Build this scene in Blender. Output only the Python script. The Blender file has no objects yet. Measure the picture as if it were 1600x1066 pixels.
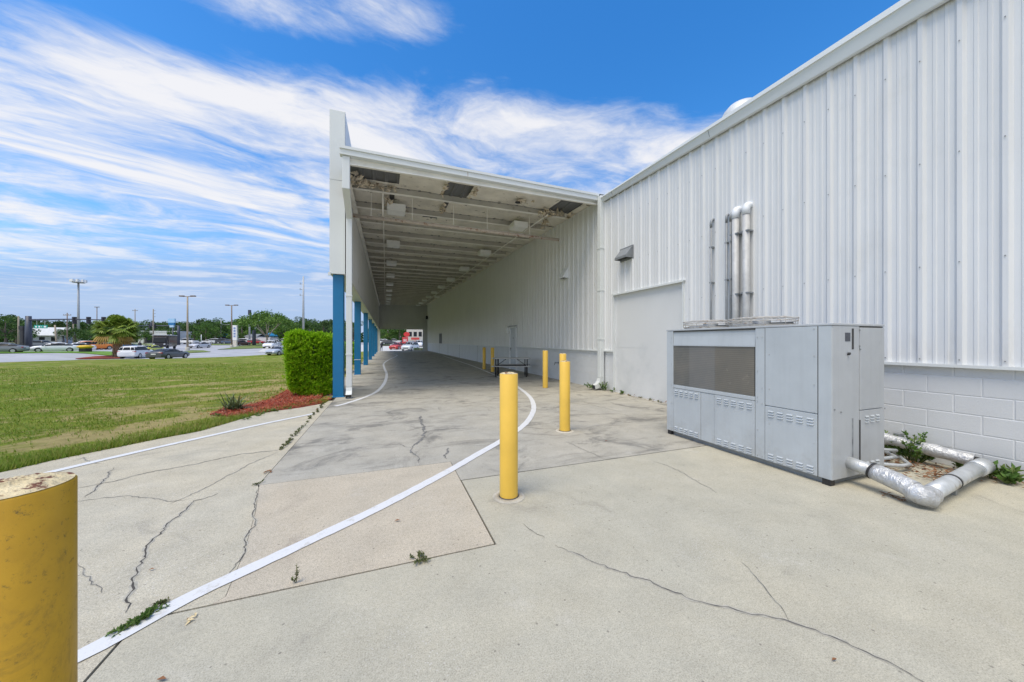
import bpy, bmesh, math, random
from mathutils import Vector, Matrix
random.seed(7)
RN = random.Random(11)
SC = bpy.context.scene
COL = SC.collection
PI = math.pi
# ------------------------------------------------------------------ camera model (used to survey points from the picture)
F = 534.0; TH = math.radians(20.25); CH = 1.45
SN, CS = math.sin(TH), math.cos(TH)
HY = 533.5
def ray(px, py):
    u = px - 800.0
    return Vector((SN*F + CS*u, CS*F - SN*u, HY - py))
def G(px, py, z=0.0):
    d = ray(px, py); t = (z - CH)/d.z
    return (d.x*t, d.y*t)
def WX(px, py, X):
    d = ray(px, py); t = X/d.x
    return (d.y*t, CH + d.z*t)
def WY(px, py, Y):
    d = ray(px, py); t = Y/d.y
    return (d.x*t, CH + d.z*t)
def DP(px, dep):
    u = (px-800.0)/F*dep
    return (dep*SN + u*CS, dep*CS - u*SN)
def cu(x, y):          # world -> lateral, depth as seen from the camera station
    return (x*CS - y*SN, x*SN + y*CS)
def sm(a, b, x):
    t = min(1.0, max(0.0, (x-a)/(b-a))); return t*t*(3-2*t)
def interp(x, xs, ys):
    if x <= xs[0]: return ys[0]
    for i in range(1, len(xs)):
        if x <= xs[i]:
            t = (x-xs[i-1])/(xs[i]-xs[i-1]); return ys[i-1]+(ys[i]-ys[i-1])*t
    return ys[-1]
def terr(x, y):
    u, z = cu(x, y)
    d = interp(z, [0, 13, 22, 30, 38, 46, 52, 60, 70, 80, 108, 160, 400],
                  [0, 0, -.12, -.36, -.66, -.85, -.80, -.55, -.25, -.08, .7, 1.1, 1.1])
    if u < -56:
        d += sm(-56, -64, u)*sm(36, 47, z)*interp(z, [46, 52, 62, 75], [.72, .70, .30, .0])
    w = sm(-1.5, -9, x)
    if y > 55.5: w = max(w, sm(55.5, 66, y)*.75)
    return d*w
# ------------------------------------------------------------------ mesh builder
def woff(o):
    v = Vector((0, 0, 0))
    while o is not None:
        v += o.location; o = o.parent
    return v
class MB:
    def __init__(s): s.v = []; s.f = []; s.m = []; s.s = []
    def face(s, pts, mi=0, smooth=False):
        b = len(s.v); s.v += [tuple(p) for p in pts]; s.f.append(tuple(range(b, b+len(pts)))); s.m.append(mi); s.s.append(smooth)
    def raw(s, vs, fs, mi=0, smooth=False):
        b = len(s.v); s.v += [tuple(p) for p in vs]
        for f in fs:
            s.f.append(tuple(i+b for i in f)); s.m.append(mi); s.s.append(smooth)
    def box(s, x0, x1, y0, y1, z0, z1, mi=0):
        vs = [(x0,y0,z0),(x1,y0,z0),(x1,y1,z0),(x0,y1,z0),(x0,y0,z1),(x1,y0,z1),(x1,y1,z1),(x0,y1,z1)]
        s.raw(vs, [(0,3,2,1),(4,5,6,7),(0,1,5,4),(1,2,6,5),(2,3,7,6),(3,0,4,7)], mi)
    def hexa(s, vs, mi=0):
        s.raw(vs, [(0,3,2,1),(4,5,6,7),(0,1,5,4),(1,2,6,5),(2,3,7,6),(3,0,4,7)], mi)
    def obox(s, c, ax, ay, az, mi=0):
        c, ax, ay, az = Vector(c), Vector(ax), Vector(ay), Vector(az)
        s.hexa([c-ax-ay-az, c+ax-ay-az, c+ax+ay-az, c-ax+ay-az, c-ax-ay+az, c+ax-ay+az, c+ax+ay+az, c-ax+ay+az], mi)
    def bar(s, p, q, w, h, mi=0, up=(0,0,1)):
        p, q = Vector(p), Vector(q); d = q-p; L = d.length; d.normalize()
        a = Vector(up).cross(d)
        if a.length < 1e-4: a = Vector((1,0,0)).cross(d)
        a.normalize(); b = d.cross(a)
        s.obox((p+q)/2, d*L/2, a*w/2, b*h/2, mi)
    def tube(s, pts, r, n=12, mi=0, caps=True, smooth=True):
        pts = [Vector(p) for p in pts]; rs = r if isinstance(r, (list, tuple)) else [r]*len(pts)
        b = len(s.v); pa = None
        for i, p in enumerate(pts):
            d = (pts[min(i+1, len(pts)-1)] - pts[max(i-1, 0)]).normalized()
            if pa is None:
                a = d.cross(Vector((0,0,1)))
                if a.length < 1e-3: a = d.cross(Vector((0,1,0)))
            else: a = pa - d*pa.dot(d)
            a.normalize(); pa = a; c = d.cross(a)
            for k in range(n):
                t = 2*PI*k/n
                s.v.append(tuple(p + (a*math.cos(t) + c*math.sin(t))*rs[i]))
        for i in range(len(pts)-1):
            for k in range(n):
                k2 = (k+1) % n
                s.f.append((b+i*n+k, b+i*n+k2, b+(i+1)*n+k2, b+(i+1)*n+k)); s.m.append(mi); s.s.append(smooth)
        if caps:
            s.f.append(tuple(b+k for k in range(n))[::-1]); s.m.append(mi); s.s.append(False)
            e = b+(len(pts)-1)*n
            s.f.append(tuple(e+k for k in range(n))); s.m.append(mi); s.s.append(False)
    def lathe(s, c, prof, n=24, mi=0, smooth=True, cap=True):
        b = len(s.v); c = Vector(c)
        for r, z in prof:
            for k in range(n):
                t = 2*PI*k/n; s.v.append((c.x+r*math.cos(t), c.y+r*math.sin(t), c.z+z))
        for i in range(len(prof)-1):
            for k in range(n):
                k2 = (k+1) % n
                s.f.append((b+i*n+k, b+i*n+k2, b+(i+1)*n+k2, b+(i+1)*n+k)); s.m.append(mi); s.s.append(smooth)
        if cap:
            e = b+(len(prof)-1)*n
            s.f.append(tuple(e+k for k in range(n))); s.m.append(mi); s.s.append(False)
    def build(s, name, mats, parent=None, bevel=0, loc=None):
        if not isinstance(mats, (list, tuple)): mats = [mats]
        me = bpy.data.meshes.new(name)
        off = woff(parent) if parent is not None else Vector(loc or (0,0,0))
        if parent is not None and loc is not None: off = off + Vector(loc)
        me.from_pydata([(x-off.x, y-off.y, z-off.z) for x, y, z in s.v], [], s.f)
        for m in mats: me.materials.append(m)
        me.polygons.foreach_set('material_index', s.m)
        me.polygons.foreach_set('use_smooth', s.s)
        me.update()
        o = bpy.data.objects.new(name, me); COL.objects.link(o)
        if parent is not None: o.parent = parent
        if loc is not None: o.location = loc
        if bevel:
            b = o.modifiers.new('bevel', 'BEVEL'); b.width = bevel; b.segments = 2; b.limit_method = 'ANGLE'; b.angle_limit = math.radians(40)
        return o
def tag(o, label, cat, group=None):
    o['label'] = label; o['category'] = cat
    if group: o['group'] = group
    return o
def kind(o, k): o['kind'] = k; return o
def thing(name, label, cat, loc=(0,0,0), group=None, rz=0):
    o = bpy.data.objects.new(name, None); COL.objects.link(o); o.location = loc; o.rotation_euler = (0,0,rz)
    o.empty_display_size = .2
    return tag(o, label, cat, group)
KIDS = {}
def copy_tree(o, parent=None):
    c = o.copy(); COL.objects.link(c)
    if parent is not None: c.parent = parent
    for ch in list(o.children): copy_tree(ch, c)
    return c
ORD = ['nearest','second','third','fourth','fifth','sixth','seventh','eighth','ninth','tenth']
# ------------------------------------------------------------------ materials
class NT:
    def __init__(s, m): s.t = m.node_tree; s.n = s.t.nodes; s.l = s.t.links
    def add(s, typ, **kw):
        x = s.n.new(typ)
        for k, v in kw.items(): setattr(x, k, v)
        return x
    def link(s, a, b): s.l.new(a, b)
    def val(s, x, i, v):
        if hasattr(v, 'is_output'): s.l.new(v, x.inputs[i])
        else: x.inputs[i].default_value = v
    def noise(s, vec, scale, detail=4, rough=.55, dist=0):
        x = s.add('ShaderNodeTexNoise'); x.inputs['Scale'].default_value = scale
        x.inputs['Detail'].default_value = detail; x.inputs['Roughness'].default_value = rough; x.inputs['Distortion'].default_value = dist
        if vec is not None: s.link(vec, x.inputs['Vector'])
        return x.outputs['Fac']
    def ramp(s, fac, stops):
        x = s.add('ShaderNodeValToRGB'); e = x.color_ramp.elements
        while len(e) > 1: e.remove(e[-1])
        e[0].position = stops[0][0]; e[0].color = c4(stops[0][1])
        for p, c in stops[1:]:
            q = e.new(p); q.color = c4(c)
        s.link(fac, x.inputs[0]); return x.outputs['Color']
    def mix(s, fac, a, b, mode='MIX'):
        x = s.add('ShaderNodeMix', data_type='RGBA', blend_type=mode)
        for sock, v in ((x.inputs['Factor'], fac), (x.inputs['A'], a), (x.inputs['B'], b)):
            pass
        fi = [i for i in x.inputs if i.name == 'Factor' and i.type == 'VALUE'][0]
        ai = [i for i in x.inputs if i.name == 'A' and i.type == 'RGBA'][0]
        bi = [i for i in x.inputs if i.name == 'B' and i.type == 'RGBA'][0]
        for sock, v in ((fi, fac), (ai, a), (bi, b)):
            if hasattr(v, 'is_output'): s.link(v, sock)
            elif sock is fi: sock.default_value = v
            else: sock.default_value = c4(v)
        return [o for o in x.outputs if o.type == 'RGBA'][0]
    def math(s, op, a, b=0.0, c=0.0, clamp=False):
        x = s.add('ShaderNodeMath', operation=op); x.use_clamp = clamp
        for i, v in enumerate((a, b, c)):
            if hasattr(v, 'is_output'): s.link(v, x.inputs[i])
            else: x.inputs[i].default_value = v
        return x.outputs[0]
    def step(s, x, a, b):
        r = s.add('ShaderNodeMapRange', interpolation_type='SMOOTHSTEP')
        for i, v in enumerate((x, a, b, 0.0, 1.0)):
            if hasattr(v, 'is_output'): s.link(v, r.inputs[i])
            else: r.inputs[i].default_value = v
        return r.outputs[0]
    def mapv(s, vec, scale=(1,1,1), rot=(0,0,0), loc=(0,0,0)):
        x = s.add('ShaderNodeMapping'); s.link(vec, x.inputs[0])
        x.inputs['Scale'].default_value = scale; x.inputs['Rotation'].default_value = rot; x.inputs['Location'].default_value = loc
        return x.outputs[0]
def c4(c):
    if isinstance(c, (int, float)): c = (c, c, c)
    return (c[0], c[1], c[2], 1.0)
def newmat(name):
    m = bpy.data.materials.new(name); m.use_nodes = True; n = NT(m)
    b = n.n['Principled BSDF']; return m, n, b
def sc(c, k): return tuple(min(1, max(0, x*k)) for x in c)
def M(name, col, rough=.6, metal=0.0, var=.08, vs=3.0, bump=0.0, bs=60.0, dirt=None, dscale=2.0, dlo=.55, dhi=.75, coord='Object', spec=None):
    m, n, b = newmat(name)
    tc = n.add('ShaderNodeTexCoord').outputs[coord] if coord != 'Position' else n.add('ShaderNodeNewGeometry').outputs['Position']
    f = n.noise(tc, vs, 5)
    c = n.ramp(f, [(.3, sc(col, 1-var)), (.7, sc(col, 1+var))])
    if dirt is not None:
        d = n.step(n.noise(tc, dscale, 8, .65), dlo, dhi)
        c = n.mix(d, c, dirt)
    n.link(c, b.inputs['Base Color'])
    r = n.math('MULTIPLY_ADD', n.noise(tc, vs*2.3, 3), .2, rough-.1); n.link(r, b.inputs['Roughness'])
    b.inputs['Metallic'].default_value = metal
    if spec is not None: b.inputs['Specular IOR Level'].default_value = spec
    if bump:
        bp = n.add('ShaderNodeBump'); bp.inputs['Strength'].default_value = bump; bp.inputs['Distance'].default_value = .01
        n.link(n.noise(tc, bs, 5), bp.inputs['Height']); n.link(bp.outputs[0], b.inputs['Normal'])
    return m
def leafmat(name, cols, trans=.25, rough=.55, vs=.8):
    m, n, b = newmat(name)
    tc = n.add('ShaderNodeTexCoord').outputs['Object']
    g = n.add('ShaderNodeNewGeometry')
    f = n.math('ADD', n.math('MULTIPLY', g.outputs['Random Per Island'], .55), n.math('MULTIPLY', n.noise(tc, vs, 3), .5))
    st = [(.15 + .7*i/(len(cols)-1), c) for i, c in enumerate(cols)]
    c = n.ramp(f, st)
    n.link(c, b.inputs['Base Color']); b.inputs['Roughness'].default_value = rough
    b.inputs['Specular IOR Level'].default_value = .3
    t = n.add('ShaderNodeBsdfTranslucent'); n.link(c, t.inputs['Color'])
    mx = n.add('ShaderNodeMixShader'); mx.inputs[0].default_value = trans
    n.link(b.outputs[0], mx.inputs[1]); n.link(t.outputs[0], mx.inputs[2])
    n.link(mx.outputs[0], n.n['Material Output'].inputs['Surface'])
    return m
def concrete(name, base, warm, blotch=.12, stain=(.12,.115,.10), stain_amt=.5, agg=.35, slo=.56, shi=.72, spec_scale=70, streak=None):
    m, n, b = newmat(name)
    P = n.add('ShaderNodeNewGeometry').outputs['Position']
    f1 = n.noise(P, .55, 6, .6, .6); f2 = n.noise(P, 3.2, 6, .65)
    c = n.mix(n.step(f1, .35, .65), base, warm)
    c = n.mix(1.0, c, n.ramp(f2, [(.25, 1-blotch*1.4), (.75, 1+blotch*.6)]), 'MULTIPLY')
    # stains
    s1 = n.step(n.noise(P, 1.1, 8, .68, 1.0), slo, shi)
    c = n.mix(n.math('MULTIPLY', s1, stain_amt), c, stain)
    if streak is not None:
        sp = n.mapv(P, (.55, .55, 1), (0, 0, streak[0])); sp = n.mapv(sp, (1, streak[1], 1))
        s2 = n.step(n.noise(sp, 1.3, 9, .7, .5), streak[2], streak[3])
        c = n.mix(n.math('MULTIPLY', s2, streak[4]), c, (.10,.098,.09))
    # whitish worn patches
    wp = n.step(n.noise(P, 1.9, 9, .72, .4), .56, .72)
    c = n.mix(n.math('MULTIPLY', wp, .22), c, (.66,.64,.58))
    # exposed aggregate and pits
    g = n.noise(P, 150, 3, .8); g3 = n.noise(P, 42, 5, .75)
    c = n.mix(1.0, c, n.ramp(g, [(.28, 1-agg*1.0), (.5, 1.0), (.72, 1+agg*.55)]), 'MULTIPLY')
    c = n.mix(1.0, c, n.ramp(g3, [(.30, 1-agg*.32), (.5, 1.0), (.70, 1+agg*.2)]), 'MULTIPLY')
    v = n.add('ShaderNodeTexVoronoi'); v.inputs['Scale'].default_value = spec_scale; n.link(P, v.inputs['Vector'])
    patch = n.step(n.noise(P, .9, 4), .45, .65)
    w = n.math('MULTIPLY', n.step(v.outputs['Distance'], .26, .12), n.math('MULTIPLY', patch, min(1, agg*1.5)))
    c = n.mix(w, c, (.62,.60,.55))
    v2 = n.add('ShaderNodeTexVoronoi'); v2.inputs['Scale'].default_value = 11; n.link(P, v2.inputs['Vector'])
    w2 = n.math('MULTIPLY', n.step(v2.outputs['Distance'], .09, .05), .55)
    c = n.mix(w2, c, (.10,.09,.08))
    n.link(c, b.inputs['Base Color']); b.inputs['Roughness'].default_value = .9; b.inputs['Specular IOR Level'].default_value = .25
    bp = n.add('ShaderNodeBump'); bp.inputs['Strength'].default_value = .35; bp.inputs['Distance'].default_value = .006
    n.link(g, bp.inputs['Height']); n.link(bp.outputs[0], b.inputs['Normal'])
    return m
MT = {}
def unitmat(name, col):
    m, n, b = newmat(name)
    P = n.add('ShaderNodeNewGeometry').outputs['Position']
    c = n.ramp(n.noise(P, 2.2, 6, .6), [(.3, sc(col, .93)), (.7, sc(col, 1.07))])
    st = n.noise(n.mapv(P, (14, 14, .7)), 1.4, 6, .7)
    c = n.mix(1.0, c, n.ramp(st, [(.28, .945), (.5, 1.0), (.75, 1.015)]), 'MULTIPLY')
    x = n.add('ShaderNodeSeparateXYZ'); n.link(P, x.inputs[0])
    g = n.math('MULTIPLY', n.step(x.outputs[2], .55, .05), n.step(n.noise(P, 5, 8, .75), .40, .66))
    c = n.mix(n.math('MULTIPLY', g, .32), c, (.30,.285,.255))
    d = n.step(n.noise(P, 6, 9, .75), .60, .72); c = n.mix(n.math('MULTIPLY', d, .35), c, (.30,.31,.32))
    n.link(c, b.inputs['Base Color']); n.link(n.math('MULTIPLY_ADD', n.noise(P, 4, 4), .25, .33), b.inputs['Roughness'])
    bp = n.add('ShaderNodeBump'); bp.inputs['Strength'].default_value = .18; bp.inputs['Distance'].default_value = .02
    n.link(n.noise(P, 2.6, 2), bp.inputs['Height']); n.link(bp.outputs[0], b.inputs['Normal'])
    return m
def siding():
    m, n, b = newmat('siding_paint')
    P = n.add('ShaderNodeNewGeometry').outputs['Position']
    c = n.ramp(n.noise(P, .7, 5), [(.3, (.695,.705,.705)), (.7, (.735,.745,.745))])
    st = n.noise(n.mapv(P, (7, 7, .22)), 1.6, 6, .7)
    c = n.mix(1.0, c, n.ramp(st, [(.30, .925), (.55, 1.0), (.75, 1.02)]), 'MULTIPLY')
    d = n.step(n.noise(P, .9, 8, .65), .58, .85); c = n.mix(n.math('MULTIPLY', d, .6), c, (.58,.585,.57))
    x = n.add('ShaderNodeSeparateXYZ'); n.link(P, x.inputs[0])
    gr = n.math('MULTIPLY', n.step(x.outputs[2], 2.0, 1.18), n.step(n.noise(n.mapv(P, (4, 4, .8)), 2.0, 7, .7), .46, .72))
    c = n.mix(n.math('MULTIPLY', gr, .30), c, (.44,.42,.37))
    n.link(c, b.inputs['Base Color']); b.inputs['Roughness'].default_value = .55; b.inputs['Specular IOR Level'].default_value = .35
    bp = n.add('ShaderNodeBump'); bp.inputs['Strength'].default_value = .25; bp.inputs['Distance'].default_value = .02
    n.link(n.noise(P, 1.7, 3), bp.inputs['Height']); n.link(bp.outputs[0], b.inputs['Normal'])
    return m
MT['siding'] = siding()
MT['block'] = M('block_paint', (.64,.655,.665), .6, 0, .04, 1.5, .25, 90, (.52,.54,.54), 1.6, .6, .85, 'Position')
MT['trim'] = M('trim_paint', (.70,.725,.715), .4, 0, .03, .8, 0, 10, (.60,.62,.60), 1.4, .6, .85, 'Position')
MT['shade'] = M('dark_gap', (.05,.05,.05), .8)
MT['white'] = M('white_paint', (.78,.80,.82), .45, 0, .03, 2)
MT['insul'] = M('insulation_facing', (.76,.72,.635), .7, 0, .16, 1.8, .6, 7, (.12,.10,.07), 4.2, .60, .70, 'Position')
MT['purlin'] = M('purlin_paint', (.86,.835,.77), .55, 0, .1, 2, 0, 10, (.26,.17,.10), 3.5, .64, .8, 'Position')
MT['purlin_shaded'] = M('purlin_shaded_paint', (.54,.515,.45), .6, 0, .1, 2, 0, 10, (.20,.14,.09), 3.5, .60, .75, 'Position')  # purlin colour darkened for the webs, their shade put into the paint
MT['deck'] = M('dark_deck', (.16,.165,.17), .6, 0, .1, 3, coord='Position')
MT['torn'] = M('torn_insulation', (.42,.34,.24), .9, 0, .35, 9, .8, 40, (.12,.08,.05), 7, .55, .7)
MT['rustpipe'] = M('rusty_painted_pipe', (.50,.43,.36), .6, 0, .1, 5, 0, 10, (.25,.13,.07), 9, .52, .68)
MT['lamp'] = M('lamp_box', (.86,.86,.83), .5, 0, .04, 3)
MT['lens'] = M('lamp_lens', (.88,.88,.84), .35, 0, .05, 4)
MT['blue'] = M('blue_paint', (.004,.165,.37), .4, 0, .06, 2.5, .05, 40)
MT['yellow'] = M('yellow_paint', (.76,.485,.07), .42, 0, .07, 3.0, .08, 30, (.58,.30,.03), 6, .66, .8)
def dirty_yellow():
    m, n, b = newmat('worn_yellow_paint')
    P = n.add('ShaderNodeTexCoord').outputs['Object']
    c = n.ramp(n.noise(P, 7, 6, .65), [(.3, (.47,.26,.008)), (.7, (.60,.34,.012))])
    sp = n.mapv(P, (1, 1, .45))
    d1 = n.step(n.noise(sp, 9, 10, .78, .6), .50, .74)
    zone = n.step(n.noise(P, 3.2, 3, .5), .44, .58)
    d2 = n.step(n.noise(P, 60, 5, .8), .56, .70)
    d3 = n.step(n.noise(n.mapv(P, (3.5, 3.5, .5)), 14, 4, .7), .60, .72)
    f = n.math('ADD', n.math('MULTIPLY', d1, n.math('MULTIPLY_ADD', zone, .75, .38)), n.math('MULTIPLY', d2, n.math('MULTIPLY_ADD', zone, .55, .25)))
    f = n.math('MINIMUM', n.math('ADD', f, n.math('MULTIPLY', d3, .22)), .92)
    c = n.mix(f, c, (.10,.072,.022))
    n.link(c, b.inputs['Base Color']); n.link(n.math('MULTIPLY_ADD', f, .3, .42), b.inputs['Roughness'])
    bp = n.add('ShaderNodeBump'); bp.inputs['Strength'].default_value = .12; bp.inputs['Distance'].default_value = .004
    n.link(n.noise(P, 110, 4, .7), bp.inputs['Height']); n.link(bp.outputs[0], b.inputs['Normal'])
    return m
MT['yellow_dirty'] = dirty_yellow()
MT['capc'] = M('chipped_bollard_cap', (.66,.55,.33), .9, 0, .25, 22, .9, 90, (.16,.055,.03), 20, .50, .57)
MT['patch'] = concrete('patch_concrete', (.54,.51,.43), (.56,.52,.43), agg=.3)
MT['unit'] = unitmat('unit_paint', (.465,.50,.52))
MT['unit_end'] = unitmat('unit_end_paint', (.455,.475,.49))
MT['galv'] = M('galvanised', (.47,.475,.47), .62, .15, .14, 9)
MT['galvdark'] = M('dull_galvanised', (.27,.285,.295), .55, .3, .12, 9)
MT['rusty'] = M('rusty_wire', (.52,.50,.46), .6, .2, .2, 20, 0, 10, (.34,.24,.16), 14, .54, .68)
MT['black'] = M('black_metal', (.02,.02,.022), .5)
MT['rubber'] = M('black_rubber', (.018,.018,.02), .75, 0, .2, 10, .3, 60)
MT['table'] = M('table_plastic', (.47,.47,.46), .5, 0, .06, 3)
MT['steel'] = M('grey_steel', (.40,.42,.43), .5, .3)
MT['brownpole'] = M('brown_pole', (.20,.15,.11), .6)
MT['tanpole'] = M('tan_pole', (.34,.28,.20), .6)
MT['wood'] = M('weathered_wood', (.30,.26,.20), .85, 0, .15, 4)
MT['dkpole'] = M('dark_slate_pole', (.05,.06,.085), .5)
MT['paint_line'] = None
def paintline():
    m, n, b = newmat('white_road_paint')
    P = n.add('ShaderNodeNewGeometry').outputs['Position']
    w = n.step(n.noise(P, 7, 10, .78), .54, .66)
    w3 = n.step(n.noise(P, 60, 4, .8), .55, .72)
    w = n.math('MAXIMUM', n.math('MULTIPLY', w, .6), n.math('MULTIPLY', w3, .5))
    c = n.mix(w, (.67,.675,.67), (.44,.42,.36))
    n.link(c, b.inputs['Base Color']); b.inputs['Roughness'].default_value = .7
    bp = n.add('ShaderNodeBump'); bp.inputs['Strength'].default_value = .25; bp.inputs['Distance'].default_value = .005
    n.link(n.noise(P, 190, 2), bp.inputs['Height']); n.link(bp.outputs[0], b.inputs['Normal'])
    return m
MT['paint_line'] = paintline()
def foil(name, col, rough):
    m, n, b = newmat(name)
    P = n.add('ShaderNodeTexCoord').outputs['Object']
    b.inputs['Metallic'].default_value = .45
    c = n.ramp(n.noise(P, 8, 6, .7), [(.35, sc(col,.8)), (.6, col)])
    d = n.step(n.noise(P, 5, 6), .58, .7); c = n.mix(d, c, (.30,.27,.22))
    n.link(c, b.inputs['Base Color']); b.inputs['Roughness'].default_value = rough
    v = n.noise(P, 9 if rough < .35 else 5, 5, .6, 2.5)
    bp = n.add('ShaderNodeBump'); bp.inputs['Strength'].default_value = .5 if rough < .35 else .2; bp.inputs['Distance'].default_value = .05
    n.link(v, bp.inputs['Height']); n.link(bp.outputs[0], b.inputs['Normal'])
    return m
MT['foil'] = foil('crumpled_foil', (.62,.63,.635), .34)
MT['jacket'] = foil('pipe_jacket', (.62,.645,.655), .40)
def coil():
    m, n, b = newmat('condenser_coil')
    P = n.add('ShaderNodeNewGeometry').outputs['Position']
    w = n.add('ShaderNodeTexWave', wave_type='BANDS', bands_direction='Z'); w.inputs['Scale'].default_value = 12.5; w.inputs['Distortion'].default_value = .15
    n.link(P, w.inputs['Vector'])
    w2 = n.add('ShaderNodeTexWave', wave_type='BANDS', bands_direction='Y'); w2.inputs['Scale'].default_value = 55; n.link(P, w2.inputs['Vector'])
    c = n.ramp(n.noise(P, 2.2, 6, .6), [(.3, (.13,.135,.13)), (.7, (.215,.20,.17))])
    c = n.mix(1.0, c, n.ramp(w.outputs['Fac'], [(.0, .78), (.5, 1.05)]), 'MULTIPLY')
    c = n.mix(1.0, c, n.ramp(w2.outputs['Fac'], [(.0, .82), (.5, 1.05)]), 'MULTIPLY')
    x = n.add('ShaderNodeSeparateXYZ'); n.link(P, x.inputs[0])
    mid = n.math('MULTIPLY', n.step(x.outputs[1], 3.38, 3.39), n.step(x.outputs[1], 3.80, 3.79)); c = n.mix(n.math('MULTIPLY', mid, .35), c, (.24,.235,.23))
    rt = n.step(x.outputs[1], 3.38, 3.37); c = n.mix(n.math('MULTIPLY', rt, .3), c, (.20,.165,.115))
    d = n.step(n.noise(P, 9, 7, .75), .60, .72); c = n.mix(n.math('MULTIPLY', d, .45), c, (.36,.33,.27))
    n.link(c, b.inputs['Base Color']); b.inputs['Roughness'].default_value = .6; b.inputs['Metallic'].default_value = .2
    return m
MT['coil'] = coil()
MT['pave_old'] = concrete('old_concrete', (.51,.475,.375), (.535,.485,.365), blotch=.13, stain=(.25,.235,.20), stain_amt=.5, agg=.6, spec_scale=55)
MT['pave_beige'] = concrete('beige_concrete', (.505,.455,.36), (.525,.46,.35), blotch=.10, stain=(.34,.29,.23), stain_amt=.45, agg=.6, spec_scale=60)
MT['pave_slab'] = concrete('canopy_slab_concrete', (.42,.40,.34), (.45,.42,.345), blotch=.14, stain=(.15,.145,.13), stain_amt=.7, agg=.35, slo=.52, shi=.66, streak=(math.radians(0), 3.4, .50, .66, .45))
MT['pave_apron'] = concrete('apron_concrete', (.455,.432,.345), (.49,.455,.35), blotch=.10, stain=(.24,.225,.19), stain_amt=.5, agg=.45, spec_scale=60)
MT['crack'] = M('crack_fill', (.075,.068,.058), .95, 0, .35, 30, coord='Position')
MT['crack_faint'] = M('faint_crack', (.15,.142,.125), .95, 0, .35, 25, coord='Position')
MT['crack_edge'] = M('crack_margin', (.40,.38,.315), .95, 0, .22, 30, coord='Position')
MT['tar'] = M('sealed_crack', (.185,.18,.165), .9, 0, .3, 12, coord='Position')
MT['joint'] = M('joint_dirt', (.045,.04,.032), 1, 0, .4, 40, coord='Position')
# ---- lawn
def _bare(px, py, rx, ry, rot, am):
    x_, y_ = G(px, py); return (x_, y_, rx, ry, rot, am)
BARE = [_bare(235,664,2.0,.42,math.radians(-58),.95), _bare(405,609,2.3,.55,math.radians(-20),1.0), _bare(250,632,1.6,.35,math.radians(-40),.7), _bare(330,600,2.2,.5,math.radians(-20),.6), _bare(60,690,1.0,.3,math.radians(-50),.6)]
def lawnmat(name, a, b_, c_, soil):
    m, n, b = newmat(name)
    P = n.add('ShaderNodeNewGeometry').outputs['Position']
    f = n.noise(P, .35, 6, .6, .5); g = n.noise(P, 2.2, 6, .7); h = n.noise(P, 38, 4, .7)
    c = n.ramp(f, [(.3, a), (.5, b_), (.68, c_)])
    c = n.mix(1.0, c, n.ramp(g, [(.3, .68), (.7, 1.22)]), 'MULTIPLY')
    c = n.mix(1.0, c, n.ramp(h, [(.3, .55), (.7, 1.35)]), 'MULTIPLY')
    # worn brown patches, more of them beside the driveway and the hedge
    x = n.add('ShaderNodeSeparateXYZ'); n.link(P, x.inputs[0])
    near = n.step(n.math('ADD', x.outputs[0], n.math('MULTIPLY', x.outputs[1], -.12)), -7.6, -4.4)
    s = n.math('ADD', n.noise(P, .9, 8, .66, .8), n.math('MULTIPLY', near, .09))
    s = n.step(s, .525, .62)
    for (cx, cy, rx, ry, rot_, am) in BARE:
        v_ = n.mapv(P, (1,1,1), (0,0,0), (-cx,-cy,0)); v_ = n.mapv(v_, (1,1,0), (0,0,rot_)); v_ = n.mapv(v_, (1/rx,1/ry,0))
        ln = n.add('ShaderNodeVectorMath', operation='LENGTH'); n.link(v_, ln.inputs[0])
        q = n.math('ADD', ln.outputs['Value'], n.math('MULTIPLY', n.math('SUBTRACT', n.noise(P, 3.5, 8, .72), .5), 2.6))
        s = n.math('MAXIMUM', s, n.math('MULTIPLY', n.step(q, 1.05, .55), am))
    sc_ = n.ramp(n.noise(P, 6, 6, .7), [(.3, sc(soil, .75)), (.7, sc(soil, 1.35))])
    c = n.mix(n.math('MULTIPLY', s, .72), c, sc_)
    n.link(c, b.inputs['Base Color']); b.inputs['Roughness'].default_value = .95; b.inputs['Specular IOR Level'].default_value = .1
    bp = n.add('ShaderNodeBump'); bp.inputs['Strength'].default_value = .8; bp.inputs['Distance'].default_value = .05
    n.link(n.noise(P, 25, 6, .8), bp.inputs['Height']); n.link(bp.outputs[0], b.inputs['Normal'])
    return m
MT['lawn'] = lawnmat('lawn_turf', (.135,.205,.018), (.19,.245,.028), (.26,.255,.055), (.42,.32,.16))
MT['verge'] = M('verge_grass', (.14,.19,.04), .95, 0, .3, .8, .6, 12, (.28,.24,.13), .7, .55, .68, 'Position')
MT['verge_green'] = M('bright_verge_grass', (.13,.26,.025), .95, 0, .2, .8, .6, 12, None, coord='Position')
MT['asphalt'] = M('pale_asphalt', (.40,.405,.42), .9, 0, .1, .25, 0, 30, (.33,.33,.34), .35, .5, .65, 'Position')
MT['far_ground'] = M('far_ground', (.16,.18,.08), .95, 0, .3, .05, coord='Position')
MT['kerb'] = M('kerb_concrete', (.50,.49,.46), .9, 0, .08, 2, coord='Position')
MT['mulch'] = M('red_mulch', (.26,.045,.02), .95, 0, .5, 30, .9, 60, (.10,.03,.02), 24, .52, .65, 'Position')
MT['mulch_chip'] = leafmat('red_mulch_chips', [(.12,.025,.015), (.34,.05,.02), (.42,.10,.05), (.45,.30,.20)], 0.0, .9)
MT['grass_blade'] = leafmat('grass_blades', [(.09,.18,.012), (.16,.27,.02), (.25,.31,.04), (.38,.32,.11)], .3, .6, .5)
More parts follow.
